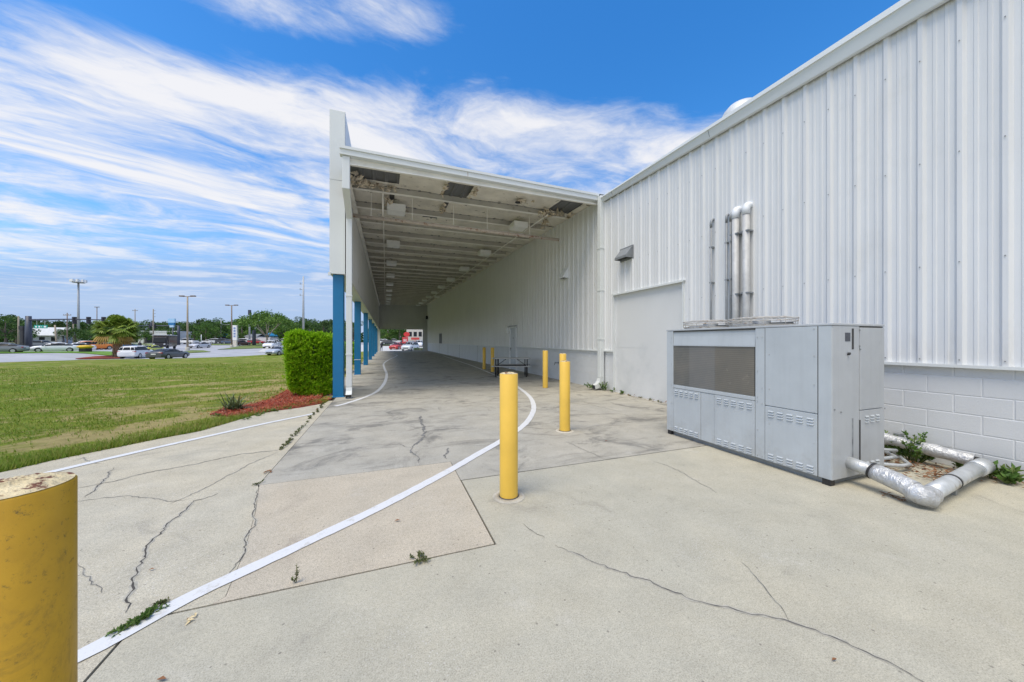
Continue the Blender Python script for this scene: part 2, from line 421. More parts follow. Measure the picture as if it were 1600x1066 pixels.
MT['weed_leaf'] = leafmat('weed_leaves', [(.05,.11,.02), (.11,.21,.04), (.20,.24,.08)], .25)
MT['weed_dull'] = leafmat('dull_weed_leaves', [(.06,.09,.035), (.13,.16,.06), (.22,.20,.10)], .2)
MT['litter'] = leafmat('dead_leaves', [(.10,.045,.02), (.24,.11,.05), (.34,.20,.11)], .1, .8)
# ---- ground sheets
def grid_lines(lo, hi, fine_lo, fine_hi, fine, coarse):
    xs = []; x = lo
    while x < hi:
        xs.append(x); x += fine if fine_lo <= x < fine_hi else coarse
        if xs[-1] < fine_lo < x: x = fine_lo
    xs.append(hi); return xs
def build_ground():
    xs = grid_lines(-420, 420, -110, 40, 3, 20); ys = grid_lines(-80, 640, -30, 150, 3, 20)
    vs = [(x, y, terr(x, y)-.10) for y in ys for x in xs]; nx = len(xs)
    fs = []; mi = []
    for j in range(len(ys)-1):
        for i in range(nx-1):
            fs.append((j*nx+i, j*nx+i+1, (j+1)*nx+i+1, (j+1)*nx+i))
            u, z = cu((xs[i]+xs[i+1])/2, (ys[j]+ys[j+1])/2)
            mi.append(1 if z > 150 or u < -150 or z < -20 else 0)
    b = MB(); b.v = vs; b.f = fs; b.m = mi; b.s = [True]*len(fs)
    return kind(b.build('ground', [MT['asphalt'], MT['far_ground']]), 'structure')
build_ground()
def drape(name, poly, mat, off=0.0, step=2.0, hf=terr, skirt=.09):
    bm = bmesh.new()
    vs = [bm.verts.new((x, y, 0)) for x, y in poly]
    bm.faces.new(vs)
    bmesh.ops.triangulate(bm, faces=bm.faces[:])
    xs = [p[0] for p in poly]; ys = [p[1] for p in poly]
    for ax, lo, hi in ((0, min(xs), max(xs)), (1, min(ys), max(ys))):
        k = lo + step
        while k < hi:
            co = (k, 0, 0) if ax == 0 else (0, k, 0); no = (1, 0, 0) if ax == 0 else (0, 1, 0)
            bmesh.ops.bisect_plane(bm, geom=bm.verts[:]+bm.edges[:]+bm.faces[:], plane_co=co, plane_no=no, dist=1e-5)
            k += step
    bmesh.ops.recalc_face_normals(bm, faces=bm.faces[:])
    for v in bm.verts: v.co.z = hf(v.co.x, v.co.y)+off
    if sum(f.normal.z for f in bm.faces) < 0: bmesh.ops.reverse_faces(bm, faces=bm.faces[:])
    if skirt:
        be = [e for e in bm.edges if len(e.link_faces) == 1]
        r = bmesh.ops.extrude_edge_only(bm, edges=be)
        for v in [g for g in r['geom'] if isinstance(g, bmesh.types.BMVert)]: v.co.z -= skirt
    me = bpy.data.meshes.new(name); bm.to_mesh(me); bm.free()
    me.materials.append(mat)
    o = bpy.data.objects.new(name, me); COL.objects.link(o)
    return o
# lawn edge along the driveway, surveyed in the picture
edge = [(-9.5,-6), (-6.4,-3), (-5.75,0), (-5.25,2.6)] + [G(*p) for p in ((0,738.6),(85,719),(169,702),(245,686.5),(312,674),(360,660),(406,646.6),(455,638),(507,630))]
edge += [(-1.33, 9.35)]
far_edge = [DP(521,62.5), DP(440,57.6), DP(365,51), DP(290,46.6), DP(205,43.2), DP(120,40), DP(60,34.5), DP(0,29.4), DP(-60,26)]
lawn_poly = edge + [(-1.33, 62)] + far_edge + [(-60, 2), (-45,-14), (-14,-14)]
kind(drape('lawn', lawn_poly, MT['lawn'], -.012, 1.5), 'structure')
# concrete kerb edge along the street side of the lawn
def strip(name, pts, w, mat, off, h=terr, thick=0, k='structure', seg=None):
    b = MB(); n = len(pts)
    L = []; R = []
    for i, p in enumerate(pts):
        a = Vector(pts[max(0, i-1)][:2]); c = Vector(pts[min(n-1, i+1)][:2]); d = (c-a)
        if d.length < 1e-6: d = Vector((1,0))
        d.normalize(); nn = Vector((-d.y, d.x))
        ww = w[i] if isinstance(w, (list, tuple)) else w
        L.append((p[0]+nn.x*ww/2, p[1]+nn.y*ww/2)); R.append((p[0]-nn.x*ww/2, p[1]-nn.y*ww/2))
    vs = [(x, y, h(x, y)+off) for x, y in L] + [(x, y, h(x, y)+off) for x, y in R]
    b.raw(vs, [(i, n+i, n+i+1, i+1) for i in range(n-1)])
    if thick:
        vs2 = [(x, y, h(x, y)+off-thick) for x, y in L] + [(x, y, h(x, y)+off-thick) for x, y in R]
        m = len(b.v); b.v += vs2
        for i in range(n-1):
            for f in ((i, i+1, m+i+1, m+i), (n+i+1, n+i, m+n+i, m+n+i+1)):
                b.f.append(f); b.m.append(0); b.s.append(False)
    o = b.build(name, mat)
    if k: kind(o, k)
    return o
def dens(pts, step):
    out = [tuple(pts[0][:2])]
    for i in range(1, len(pts)):
        a = Vector(pts[i-1][:2]); c = Vector(pts[i][:2]); k = max(1, int((c-a).length/step))
        for j in range(1, k+1): out.append(tuple(a+(c-a)*j/k))
    return out
strip('kerb', dens([(x-.0, y+.25) for x, y in far_edge], 1.5), .45, MT['kerb'], .0, thick=.1)
# grass islands and far verges in the car park
def island(name, pxd, mat, off=.0):
    return kind(drape(name, [DP(p, d) for p, d in pxd], mat, off, 3.0), 'structure')
island('verge', [(-40,44.5),(0,46.5),(60,48),(130,49.5),(190,50.5),(205,53.5),(150,53.8),(80,53),(30,52.5),(0,51.5),(-40,50)], MT['verge_green'], .02)
island('verge', [(-60,60),(30,63),(55,66),(110,74),(100,84),(40,74),(-40,68)], MT['verge'], .0)
island('verge', [(284,58),(300,60.5),(322,62.5),(329,63.2),(318,66),(300,65),(286,62)], MT['verge'], .01)
island('verge', [(340,70.5),(372,74.5),(405,79),(416,80),(416,92),(395,96),(374,90),(358,80)], MT['verge'], .01)
island('verge', [(311,98),(340,98),(400,98),(470,98),(560,98),(560,116),(470,112),(400,108),(330,106),(311,104)], MT['verge'], .02)
island('verge', [(20,98),(120,104),(200,104),(258,98),(258,112),(180,114),(90,110),(20,106)], MT['verge'], .02)
# red mulch strip under the palm
island('mulch_bed', [(118,44.0),(150,45.2),(190,46.6),(196,49.6),(175,50.0),(150,48),(130,46)], MT['mulch'], .06)
# ---- pavement slabs
def slab(name, poly, mat, cracks=(), top=0.0, th=.09, gap=.006):
    bm = bmesh.new()
    c = Vector((sum(p[0] for p in poly)/len(poly), sum(p[1] for p in poly)/len(poly)))
    vs = [bm.verts.new((x, y, top)) for x, y in poly]
    f = bm.faces.new(vs)
    if f.normal.z < 0: f.normal_flip()
    bm.normal_update()
    if f.normal.z < 0: bmesh.ops.reverse_faces(bm, faces=[f])
    r = bmesh.ops.extrude_face_region(bm, geom=[f])
    for v in [g for g in r['geom'] if isinstance(g, bmesh.types.BMVert)]: v.co.z -= th
    bmesh.ops.recalc_face_normals(bm, faces=bm.faces[:])
    me = bpy.data.meshes.new(name); bm.to_mesh(me); bm.free()
    V = [tuple(v.co) for v in me.vertices]; FS = [tuple(p.vertices) for p in me.polygons]; MI = [0]*len(FS)
    for pts, w, mi in cracks:
        rr = random.Random(int(pts[0][0]*977+pts[0][1]*131) & 0xffff)
        base = dens([G(*p) for p in pts], .028); line = []
        jit = .010 + w*.3; ox = oy = 0
        for i, p in enumerate(base):
            ox = ox*.72 + rr.uniform(-1,1)*jit; oy = oy*.72 + rr.uniform(-1,1)*jit
            line.append((p[0]+ox, p[1]+oy))
        n = len(line); b0 = len(V)
        if mi in (1, 2):                    # weathered margin on both sides of the crack
            for i, p in enumerate(line):
                a = Vector(line[max(0,i-2)]); q = Vector(line[min(n-1,i+2)]); d = (q-a).normalized(); nn = Vector((-d.y, d.x))
                wl, wr = w*rr.uniform(.5, 1.6)*min(1, i*.15, (n-1-i)*.15), w*rr.uniform(.5, 1.6)*min(1, i*.15, (n-1-i)*.15)
                V.append((p[0]+nn.x*wl, p[1]+nn.y*wl, top+.0015)); V.append((p[0]-nn.x*wr, p[1]-nn.y*wr, top+.0015))
            for i in range(n-1):
                FS.append((b0+2*i, b0+2*i+1, b0+2*i+3, b0+2*i+2)); MI.append(4)
            b0 = len(V)
        for i, p in enumerate(line):
            a = Vector(line[max(0,i-1)]); q = Vector(line[min(n-1,i+1)]); d = (q-a).normalized(); nn = Vector((-d.y, d.x))
            ww = w*(.72 if mi < 3 else 1)*rr.uniform(.25, 1.3)*min(1, .3+i*.12, .3+(n-1-i)*.12)
            V.append((p[0]+nn.x*ww/2, p[1]+nn.y*ww/2, top+.003)); V.append((p[0]-nn.x*ww/2, p[1]-nn.y*ww/2, top+.003))
        for i in range(n-1):
            FS.append((b0+2*i, b0+2*i+1, b0+2*i+3, b0+2*i+2)); MI.append(mi)
    me2 = bpy.data.meshes.new(name); me2.from_pydata(V, [], FS)
    for k in (mat, MT['crack'], MT['crack_faint'], MT['tar'], MT['crack_edge']): me2.materials.append(k)
    me2.polygons.foreach_set('material_index', MI); me2.update()
    bpy.data.meshes.remove(me)
    o = bpy.data.objects.new(name, me2); COL.objects.link(o)
    return kind(o, 'structure')
JX = -1.205; J1 = 4.12; J2 = 3.53; JC = .735; J3 = 2.335; g2 = .007
XW = 6.128
cr_old = [
 ([(193,958),(203,925),(213,897),(231,860),(247,838),(262,820),(290,796),(306,782),(342,771)], .013, 1),
 ([(132,778),(150,766),(166,747),(176,731)], .012, 1),
 ([(120,764),(172,754),(232,738),(302,726),(375,710),(438,703)], .011, 1),
 ([(262,790),(330,757),(395,723),(436,706)], .007, 2),
 ([(404,764),(399,800),(389,835),(380,866),(356,902)], .009, 1),
 ([(120,783),(200,775),(265,783),(300,780)], .006, 2),
 ([(110,722),(128,715),(140,722),(160,726)], .008, 2),
 ([(122,880),(150,908),(165,930)], .006, 2)]
seam_ = [G(404,762), G(399,800), G(389,835), G(379,868), G(352,932)]
old_poly = [(x, y) for x, y in edge] + [(JX-g2, 9.35), (JX-g2, J1-g2)] + seam_ + [(-.9, J3+g2), (JX-g2, J3+g2), (JX-g2, -6)]
beige_poly = [(JX-g2+.02, J1-g2), (JC-g2, J1-g2), (JC-g2, J3+g2), (-.9+.003, J3+g2)] + [(p[0]+.003, p[1]) for p in seam_[::-1]]
slab('driveway', old_poly, MT['pave_old'], cr_old)
slab('driveway', beige_poly, MT['pave_beige'], ())
cr_slab = [
 ([(655,650),(663,668),(668,676)], .05, 3), ([(668,674),(655,690),(641,700)], .045, 3), ([(641,700),(648,712),(654,723)], .03, 3),
 ([(668,674),(690,671),(740,669)], .02, 3), ([(641,700),(625,694),(590,698)], .014, 3), ([(700,700),(698,716)], .04, 3),
 ([(640,609),(700,611),(760,610),(800,607)], .012, 1), ([(806,606),(846,610)], .010, 1),
 ([(530,640),(580,632),(640,626)], .02, 3), ([(885,690),(915,705),(946,718)], .008, 2),
 ([(890,622),(930,634),(975,645)], .01, 2)]
slab('canopy_floor', [(JX, J1), (JC, J1), (JC, J2+g2), (XW+.02, J2+g2), (XW+.02, 55.2), (-1.55, 55.2), (-1.55, 10.3), (JX, 10.3)], MT['pave_slab'], cr_slab)
cr_ap = [
 ([(868,852),(900,868),(962,891),(1000,906),(1050,925),(1100,945),(1170,957),(1232,972),(1300,998),(1380,1032),(1460,1075)], .011, 2),
 ([(1160,880),(1185,902),(1203,926),(1217,946),(1236,972)], .007, 2),
 ([(818,820),(850,838)], .012, 2), ([(1020,720),(1060,735),(1120,770)], .006, 2)]
slab('apron', [(JX+g2, J3-g2), (JX+g2, -6), (12, -6), (12, J2-.012), (JC+g2, J2-.012), (JC+g2, J3-g2)], MT['pave_apron'], cr_ap)
# compacted dirt that shows in the joints
o = MB(); o.box(JX-.03, JX+.03, -6, 10.2, -.06, -.018); o.box(JX, JC, J1-.03, J1+.03, -.06, -.018)
o.box(JC-.03, JC+.03, J3, J1, -.06, -.0182); o.box(JX, JC, J3-.03, J3+.03, -.06, -.0184); o.box(JC, XW, J2-.03, J2+.03, -.06, -.0178)
kind(o.build('joint_dirt', MT['joint']), 'structure')
# exit road beyond the canopy
kind(drape('road', [(-1.6,55.2),(XW+.1,55.2),(9,66),(10,110),(-30,110),(-22,75),(-1.9,64)], M('exit_road', (.55,.54,.51), .9, 0, .08, .5, coord='Position'), .0, 3), 'structure')
# ---- painted lines
def catmull(P, step=.08):
    P = [Vector(p) for p in P]; out = []
    for i in range(len(P)-1):
        p0 = P[max(0,i-1)]; p1 = P[i]; p2 = P[i+1]; p3 = P[min(len(P)-1,i+2)]
        k = max(2, int((p2-p1).length/step))
        for j in range(k):
            t = j/k
            out.append(tuple(.5*((2*p1) + (-p0+p2)*t + (2*p0-5*p1+4*p2-p3)*t*t + (-p0+3*p1-3*p2+p3)*t**3)))
    out.append(tuple(P[-1])); return out
def line(px, w=.105, off=.0055):
    pts = catmull([G(*p) for p in px])
    rr = random.Random(len(px)); ws = [w*rr.uniform(.94, 1.06) for _ in pts]
    return strip('road_marking', pts, ws, MT['paint_line'], off, h=lambda x, y: 0)
line([(-40,1090),(40,1058),(120,1028),(200,986),(300,932),(400,885),(500,838),(600,790),(700,737),(745,711),(785,688),(817,666),(830,650),(834,636),(829,622),(816,610),(797,598),(770,585),(740,572.5),(715,564),(692,556)])
line([(-420,876),(-200,810),(-60,772),(0,757),(80,738),(150,721.5),(235,702),(325,682),(420,661),(491,646.6)])
line([(524,635),(545,629.5),(575,619),(592,609.5),(602,596),(604,584),(600.5,575),(600,568),(608,562),(618,557.5),(620,555),(611,552.5)])
# ------------------------------------------------------------------ warehouse
Y0W, Y1W = -7.0, 54.9
BT = 1.175                                  # top of the block base
BAY = (5.70, 8.15, 2.77); DOOR = (15.92, 16.85, 2.17)
def zc(y): return 5.62 + (y-8.74)*.0305     # canopy ceiling
bld = thing('warehouse', 'long white ribbed metal warehouse on a painted block base', 'building', (XW, 8.7, 0))
XP = XW - .012                              # pan plane of the ribbed sheets
def ribbed(b, y0, y1, z0, ztop, x=XP, axis='y', sgn=-1, pitch=.305, mi=0, phase=0.0):
    prof = [(0,0),(.026,.028),(.064,.028),(.09,0),(.128,0),(.136,.007),(.16,.007),(.168,0),(.222,0),(.23,.007),(.254,.007),(.262,0)]
    pts = []
    k = math.floor((y0-phase)/pitch)
    while True:
        base = phase + k*pitch
        for dy, h in prof:
            y = base+dy
            if y < y0-1e-6: last = (y, h); continue
            if y > y1: break
            pts.append((y, h))
        k += 1
        if base > y1: break
    pts = [(y0, 0)] + [p for p in pts if y0 < p[0] < y1] + [(y1, 0)]
    vs = []
    for y, h in pts:
        zt = ztop(y) if callable(ztop) else ztop
        if axis == 'y': vs += [(x+sgn*h, y, z0), (x+sgn*h, y, zt)]
        else: vs += [(y, x+sgn*h, z0), (y, x+sgn*h, zt)]
    fs = []
    for i in range(len(pts)-1):
        a = 2*i; fs.append((a, a+1, a+3, a+2) if (sgn < 0) == (axis == 'y') else (a, a+2, a+3, a+1))
    b.raw(vs, fs, mi)
def wtop(y): return (5.60 + (y-8.74)*.022) if y < 8.74 else zc(y)+.25
b = MB()
ribbed(b, Y0W, BAY[0], BT, wtop); ribbed(b, BAY[0], BAY[1], BAY[2], wtop); ribbed(b, BAY[1], DOOR[0]-.06, BT, wtop)
ribbed(b, DOOR[0]-.06, DOOR[1]+.06, DOOR[2]+.08, wtop); ribbed(b, DOOR[1]+.06, Y1W, BT, wtop)
# screw heads along the girts
for zg in (1.24, 2.35, 3.6, 4.85):
    k = math.floor(-4/.305)
    while k*.305 < 14:
        y = k*.305 + .045
        if not (BAY[0]-.05 < y < BAY[1]+.05 and zg < 2.8): b.obox((XP-.036, y, zg), (.003,0,0), (0,.005,0), (0,0,.005), 1)
        k += 1
b.build('siding', [MT['siding'], MT['galvdark']], bld)
# block base: every block face stands proud of its joints
b = MB(); XB = XW+.001
cuts = [(Y0W, BAY[0]), (BAY[1], DOOR[0]-.06), (DOOR[1]+.06, Y1W)]
CJ = [23.8, 30.0, 36.1, 42.2, 48.4]
for (ya, yb) in cuts: b.face([(XB+.006, yb, -.05), (XB+.006, ya, -.05), (XB+.006, ya, BT), (XB+.006, yb, BT)][::-1])
row = .2083; r0 = BT - 5*row - .13; rz = [(-.05, r0)] + [(r0+i*row, r0+(i+1)*row) for i in range(5)] + [(r0+5*row, BT)]
for ri, (za, zb) in enumerate(rz):
    y = Y0W - (.2 if ri % 2 else 0)
    while y < Y1W:
        for (ya, yb) in cuts:
            a, c = max(y, ya), min(y+.406, yb)
            if c-a < .03: continue
            for cj in CJ:
                if a < cj < c: c = cj-.012 if cj-a > c-cj else c; a = a if cj-a > .1 else cj+.012
            m, e, d = .003, .009, .0018+RN.uniform(-.0005,.0005)
            x1, x2 = XB+.006, XB+.006-d-.002
            q = [(x1,a+m,za+m),(x1,c-m,za+m),(x1,c-m,zb-m),(x1,a+m,zb-m),(x2,a+e,za+e),(x2,c-e,za+e),(x2,c-e,zb-e),(x2,a+e,zb-e)]
            b.raw(q, [(4,7,6,5),(0,4,5,1),(1,5,6,2),(2,6,7,3),(3,7,4,0)])
        y += .406
for cj in CJ: b.box(XB-.003, XB+.004, cj-.008, cj+.008, -.04, BT-.01, 1)
b.build('block_base', [MT['block'], MT['joint']], bld)
b = MB()                                     # flashing ledge over the blocks
for (ya, yb) in cuts:
    b.box(XW-.062, XW+.004, ya+.001, yb-.001, BT-.006, BT+.010); b.box(XW-.066, XW-.059, ya+.002, yb-.002, BT-.024, BT+.0115)
b.build('base_flashing', MT['trim'], bld)
b = MB()                                     # flat sheets over the old loading door
b.face([(XW+.012, BAY[0]+.02, -.02), (XW+.012, BAY[0]+.02, BAY[2]), (XW+.012, BAY[1]-.02, BAY[2]), (XW+.012, BAY[1]-.02, -.02)])
b.face([(XW+.009, BAY[0]+1.22, 1.28), (XW+.009, BAY[0]+1.22, BAY[2]-.02), (XW+.009, BAY[1]-.05, BAY[2]-.02), (XW+.009, BAY[1]-.05, 1.28)])
b.build('infill_panel', M('infill_paint', (.69,.70,.695), .5, 0, .03, .8, .05, 8, (.58,.60,.60), .9, .5, .8, 'Position'), bld)
b = MB()
b.box(XW-.05, XW+.02, BAY[0], BAY[0]+.03, -.02, BAY[2]); b.box(XW-.05, XW+.02, BAY[1]-.03, BAY[1], -.02, BAY[2])
b.box(XW-.075, XW+.02, BAY[0]-.03, BAY[1]+.03, BAY[2]+.002, BAY[2]+.02); b.box(XW-.078, XW-.072, BAY[0]-.03, BAY[1]+.03, BAY[2]-.022, BAY[2]+.022)
b.build('opening_trim', MT['trim'], bld)
# eave trim of the roof edge in the open part
def teq(y): return (5.664+(y-2.29)*.0097, 5.571+(y-2.19)*.0184, 5.358+(y-1.96)*.0342)
b = MB(); ys = [Y0W, -2, 2, 5, 8.45, 8.72]
pr = []
for y in ys:
    t, m_, l = teq(y)
    pr.append([(6.6, y, t+.06), (5.965, y, t), (5.958, y, m_+.004), (5.978, y, m_), (6.025, y, CH+(l-CH)*6.025/5.985), (6.035, y, CH+(l-CH)*6.025/5.985-.012), (6.08, y, CH+(l-CH)*6.025/5.985-.012)])
for i in range(len(ys)-1):
    for j in range(6): b.face([pr[i][j], pr[i][j+1], pr[i+1][j+1], pr[i+1][j]], 0 if j != 4 else 0)
for y in (-1.2, 1.9, 5.0, 8.1):
    t, m_, l = teq(y); b.bar((5.979, y, m_-.004), (6.022, y, l+.04), .008, .01, 1)
b.build('eave_trim', [MT['trim'], MT['galvdark']], bld)
b = MB()
b.face([(6.6, Y0W, 5.63), (30, Y0W, 6.2), (30, 8.74, 6.28), (6.6, 8.74, 5.78)]); b.face([(6.0, 8.76, 5.9), (30, 8.76, 6.28), (30, 55, 7.8), (6.0, 55, 7.4)])
b.face([(30, Y0W, -.1), (30, 55, -.1), (30, 55, 7.8), (30, Y0W, 6.2)]); b.face([(XW, 54.95, -.1), (XW, 54.95, 7.3), (30, 54.95, 7.8), (30, 54.95, -.1)]); b.face([(XW, Y0W, -.1), (30, Y0W, -.1), (30, Y0W, 6.2), (XW, Y0W, 5.6)])
b.build('roof', MT['trim'], bld)
# pedestrian door
dr = MB(); dr.box(XW-.012, XW+.03, DOOR[0]+.05, DOOR[1]-.05, .01, DOOR[2]-.05)
door = dr.build('door', M('door_paint', (.56,.59,.63), .5, 0, .04, 2, coord='Position'), bld)
d = MB(); d.box(XW-.05, XW+.03, DOOR[0]-.05, DOOR[0]+.048, 0, DOOR[2]+.002); d.box(XW-.05, XW+.03, DOOR[1]-.048, DOOR[1]+.05, 0, DOOR[2]+.002); d.box(XW-.051, XW+.03, DOOR[0]-.05, DOOR[1]+.05, DOOR[2]-.046, DOOR[2]+.06)
d.build('door_frame', MT['white'], door)
d = MB(); d.box(XW-.14, XW-.053, DOOR[0]-.10, DOOR[1]+.10, DOOR[2]+.03, DOOR[2]+.075); d.build('drip_hood', MT['steel'], door)
d = MB(); d.tube([(XW-.012, DOOR[1]-.12, 1.0), (XW-.07, DOOR[1]-.12, 1.0), (XW-.07, DOOR[1]-.24, 1.0)], .014, 8); d.box(XW-.05, XW-.012, DOOR[1]-.16, DOOR[1]-.08, 1.04, 1.12); d.build('handle', MT['galvdark'], door)
d = MB(); d.box(XW-.016, XW-.0125, 16.35, 16.43, 1.58, 1.66); d.build('door_plate', MT['galvdark'], door)
# tall dark panel far along the wall
b = MB(); b.box(XP-.06, XP+.02, 40.2, 42.0, BT+.02, 2.35); b.box(XP-.08, XP-.061, 40.1, 42.1, 2.352, 2.45, 1)
tag(b.build('wall_opening', [MT['black'], MT['steel']]), 'tall dark narrow opening far along the wall under the canopy', 'wall opening')
# ------------------------------------------------------------------ canopy
XL = -.985; XO = -1.345; YF = 8.74; YC = 9.86
can = thing('canopy', 'long drive-through canopy on blue posts along the white warehouse', 'canopy', (-1.16, YC, 0))
CY = [YC+.125 + 6.4*i for i in range(7)]
for i, y in enumerate(CY):
    b = MB(); b.box(-1.285, -1.035, y-.125, y+.125, 0, 3.175)
    b.box(-1.31, -1.01, y-.15, y+.15, 0.0, .018, 0)
    if i == 1: b.box(-1.289, -1.031, y-.129, y+.129, .64, .665, 1)
    b.build('column', [MT['blue'], MT['white']], can, bevel=.008)
# fascia: outer sheets, inner ribbed sheets, soffit
b = MB()
ZF0, ZF1 = 3.18, 7.36
b.face([(XO, YC-.10, ZF0), (XO, YC-.10, ZF1), (XO, 55, ZF1+.3), (XO, 55, ZF0)])
b.face([(XL, YC-.10, 5.9), (XL, 55, 7.2), (XL, 55, ZF1+.3), (XL, YC-.10, ZF1)])
b.face([(XO, YC-.10, ZF0), (XL-.005, YC-.10, ZF0), (XL-.005, YC-.10, ZF1), (XO, YC-.10, ZF1)])
b.face([(XO, YC-.10, ZF1), (XL, YC-.10, ZF1), (XL, 55, ZF1+.3), (XO, 55, ZF1+.3)])
b.box(XO-.03, XO+.03, YC-.13, YC-.085, ZF0-.05, ZF0+.03, 0)
b.face([(XO, YC-.1, ZF0+.002), (XO, 55, ZF0+.002), (XL, 55, ZF0+.002), (XL, YC-.1, ZF0+.002)])
b.box(XO-.004, XL-.002, YC-.104, YC-.1005, 5.58, 5.584, 1)
b.build('fascia', [MT['trim'], MT['galvdark']], can)
b = MB(); ribbed(b, YC-.05, 54.85, ZF0+.02, lambda y: zc(y)-.05, x=XL+.004, sgn=1, pitch=.305)
b.box(XL-.012, XL+.05, YC-.05, 54.85, ZF0-.02, ZF0+.018)
b.build('fascia_lining', M('lining_paint', (.66,.655,.63), .6, 0, .05, .7, 0, 10, (.45,.43,.38), 1.2, .58, .8, 'Position'), can)
b = MB()                                    # eave strut at the head of the lining
b.hexa([(XL+.035,9.2,zc(9.2)-.22),(XL+.16,9.2,zc(9.2)-.22),(XL+.16,54.8,zc(54.8)-.22),(XL+.035,54.8,zc(54.8)-.22),(XL+.035,9.2,zc(9.2)-.20),(XL+.16,9.2,zc(9.2)-.20),(XL+.16,54.8,zc(54.8)-.20),(XL+.035,54.8,zc(54.8)-.20)])
b.hexa([(XL+.10,9.2,zc(9.2)-.199),(XL+.112,9.2,zc(9.2)-.199),(XL+.112,54.8,zc(54.8)-.199),(XL+.10,54.8,zc(54.8)-.199),(XL+.10,9.2,zc(9.2)+.05),(XL+.112,9.2,zc(9.2)+.05),(XL+.112,54.8,zc(54.8)+.05),(XL+.10,54.8,zc(54.8)+.05)])
b.build('eave_strut', MT['purlin'], can)
# rusty rafter end at the first bay
b = MB(); b.bar((XL+.06, 8.95, 5.56), (XL+.06, 9.9, 5.14), .06, .16); b.build('rafter_end', M('rusty_rafter', (.20,.09,.055), .8, 0, .3, 8), can)
# front edge: cap strip, fascia board, soffit lip
def ze(x): return 5.955 - (x+.97)*.0115
b = MB()
def strip4(y0, y1, d0, d1, xa=-1.0, xb=6.0, mi=0):
    b.hexa([(xa,y0,ze(xa)+d0),(xb,y0,ze(xb)+d0),(xb,y1,ze(xb)+d0),(xa,y1,ze(xa)+d0),(xa,y0,ze(xa)+d1),(xb,y0,ze(xb)+d1),(xb,y1,ze(xb)+d1),(xa,y1,ze(xa)+d1)], mi)
strip4(YF-.03, YF+.4, -.062, 0); strip4(YF, YF+.05, -.185, -.063); strip4(YF+.052, YF+.16, -.185, -.17)
for x in (2.0,): b.box(x-.006, x+.006, YF-.004, YF+.001, ze(x)-.183, ze(x)-.064, 1)
b.build('edge_trim', [MT['trim'], MT['torn']], can)
# deck
b = MB()
N = 24
ribbed_ys = [8.80, 55.0]
for k in range(23):
    x0 = -.97 + k*.305
    for (dx0, dx1, h0, h1) in ((0,.03,0,-.03),(.03,.09,-.03,-.03),(.09,.12,-.03,0),(.12,.305,0,0)):
        b.face([(x0+dx0, 8.80, zc(8.8)+.19+h0), (x0+dx0, 55, zc(55)+.19+h0), (x0+dx1, 55, zc(55)+.19+h1), (x0+dx1, 8.80, zc(8.8)+.19+h1)])
b.face([(XL, 8.8, zc(8.8)+.25), (6.2, 8.8, zc(8.8)+.25), (6.2, 55, zc(55)+.25), (XL, 55, zc(55)+.25)])
b.build('roof_deck', MT['deck'], can)
# purlins and the faced insulation between them
PY = [8.86] + [10.30 + 1.524*i for i in range(30)]
PY = [y for y in PY if y < 54.8]
for i, y in enumerate(PY):
    b = MB(); z = zc(y); xa, xb = (-.95, 6.02) if i == 0 else (-.93, 5.72)
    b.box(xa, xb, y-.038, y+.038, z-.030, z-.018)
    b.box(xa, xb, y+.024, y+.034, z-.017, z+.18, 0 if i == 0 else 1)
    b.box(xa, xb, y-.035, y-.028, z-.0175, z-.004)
    b.build('purlin', [MT['purlin'], MT['purlin_shaded']], can)
b = MB()
def ins(x0, x1, y0, y1, seg=8, drop=.05):
    # a sheet that sags a little between two purlins
    nx = max(1, int((x1-x0)/.25)); vs = []
    for j in range(seg+1):
        t = j/seg; y = y0+(y1-y0)*t
        for i in range(nx+1):
            x = x0+(x1-x0)*i/nx
            sag = .03*(1-4*(t-.5)**2)
            vs.append((x, y, zc(y)+.16-sag + .012*math.sin(x*5.3+y*3)*math.sin(y*7+x)))
    fs = [(j*(nx+1)+i, j*(nx+1)+i+1, (j+1)*(nx+1)+i+1, (j+1)*(nx+1)+i) for j in range(seg) for i in range(nx)]
    b.raw(vs, fs, 0, True)
for i in range(len(PY)):
    y0 = PY[i]+.036; y1 = (PY[i+1]-.036) if i+1 < len(PY) else 54.85
    if i == 0:
        ins(.34, 1.60, y0, y1); ins(2.30, 5.02, y0, y1); ins(5.82, 6.10, y0, y1); ins(1.60, 2.30, y0, y0+.45); ins(-.95, .34, y1-.28, y1)
    elif i == 1:
        ins(-.95, .10, y0, y1); ins(.24, 1.72, y0, y1); ins(1.86, 6.10, y0, y1)
    elif i == 2:
        ins(-.95, 1.22, y0, y1); ins(1.22, 1.72, y0+.7, y1); ins(1.72, 6.10, y0, y1)
    else: ins(-.95, 6.10, y0, y1)
b.build('insulation', MT['insul'], can)
def clump(b, c, r, n=14, mi=0, rr=RN):
    # ragged torn sheets
    for k in range(n):
        p = Vector(c)+Vector((rr.uniform(-r[0],r[0]), rr.uniform(-r[1],r[1]), rr.uniform(-r[2],r[2])))
        a = Vector((rr.uniform(-1,1), rr.uniform(-1,1), rr.uniform(-.6,.6))).normalized()*rr.uniform(.04,.115)
        q = Vector((rr.uniform(-1,1), rr.uniform(-1,1), rr.uniform(-.6,.6))).normalized()*rr.uniform(.03,.085)
        m = (a+q)*.3 + Vector((0,0,-.04))
        b.face([p-a-q, p+a-q*.6, p+m], mi, True); b.face([p+a-q*.6, p+a*.8+q, p+m], mi, True); b.face([p+a*.8+q, p-a*.7+q*.9, p+m], mi, True); b.face([p-a*.7+q*.9, p-a-q, p+m], mi, True)
b = MB()
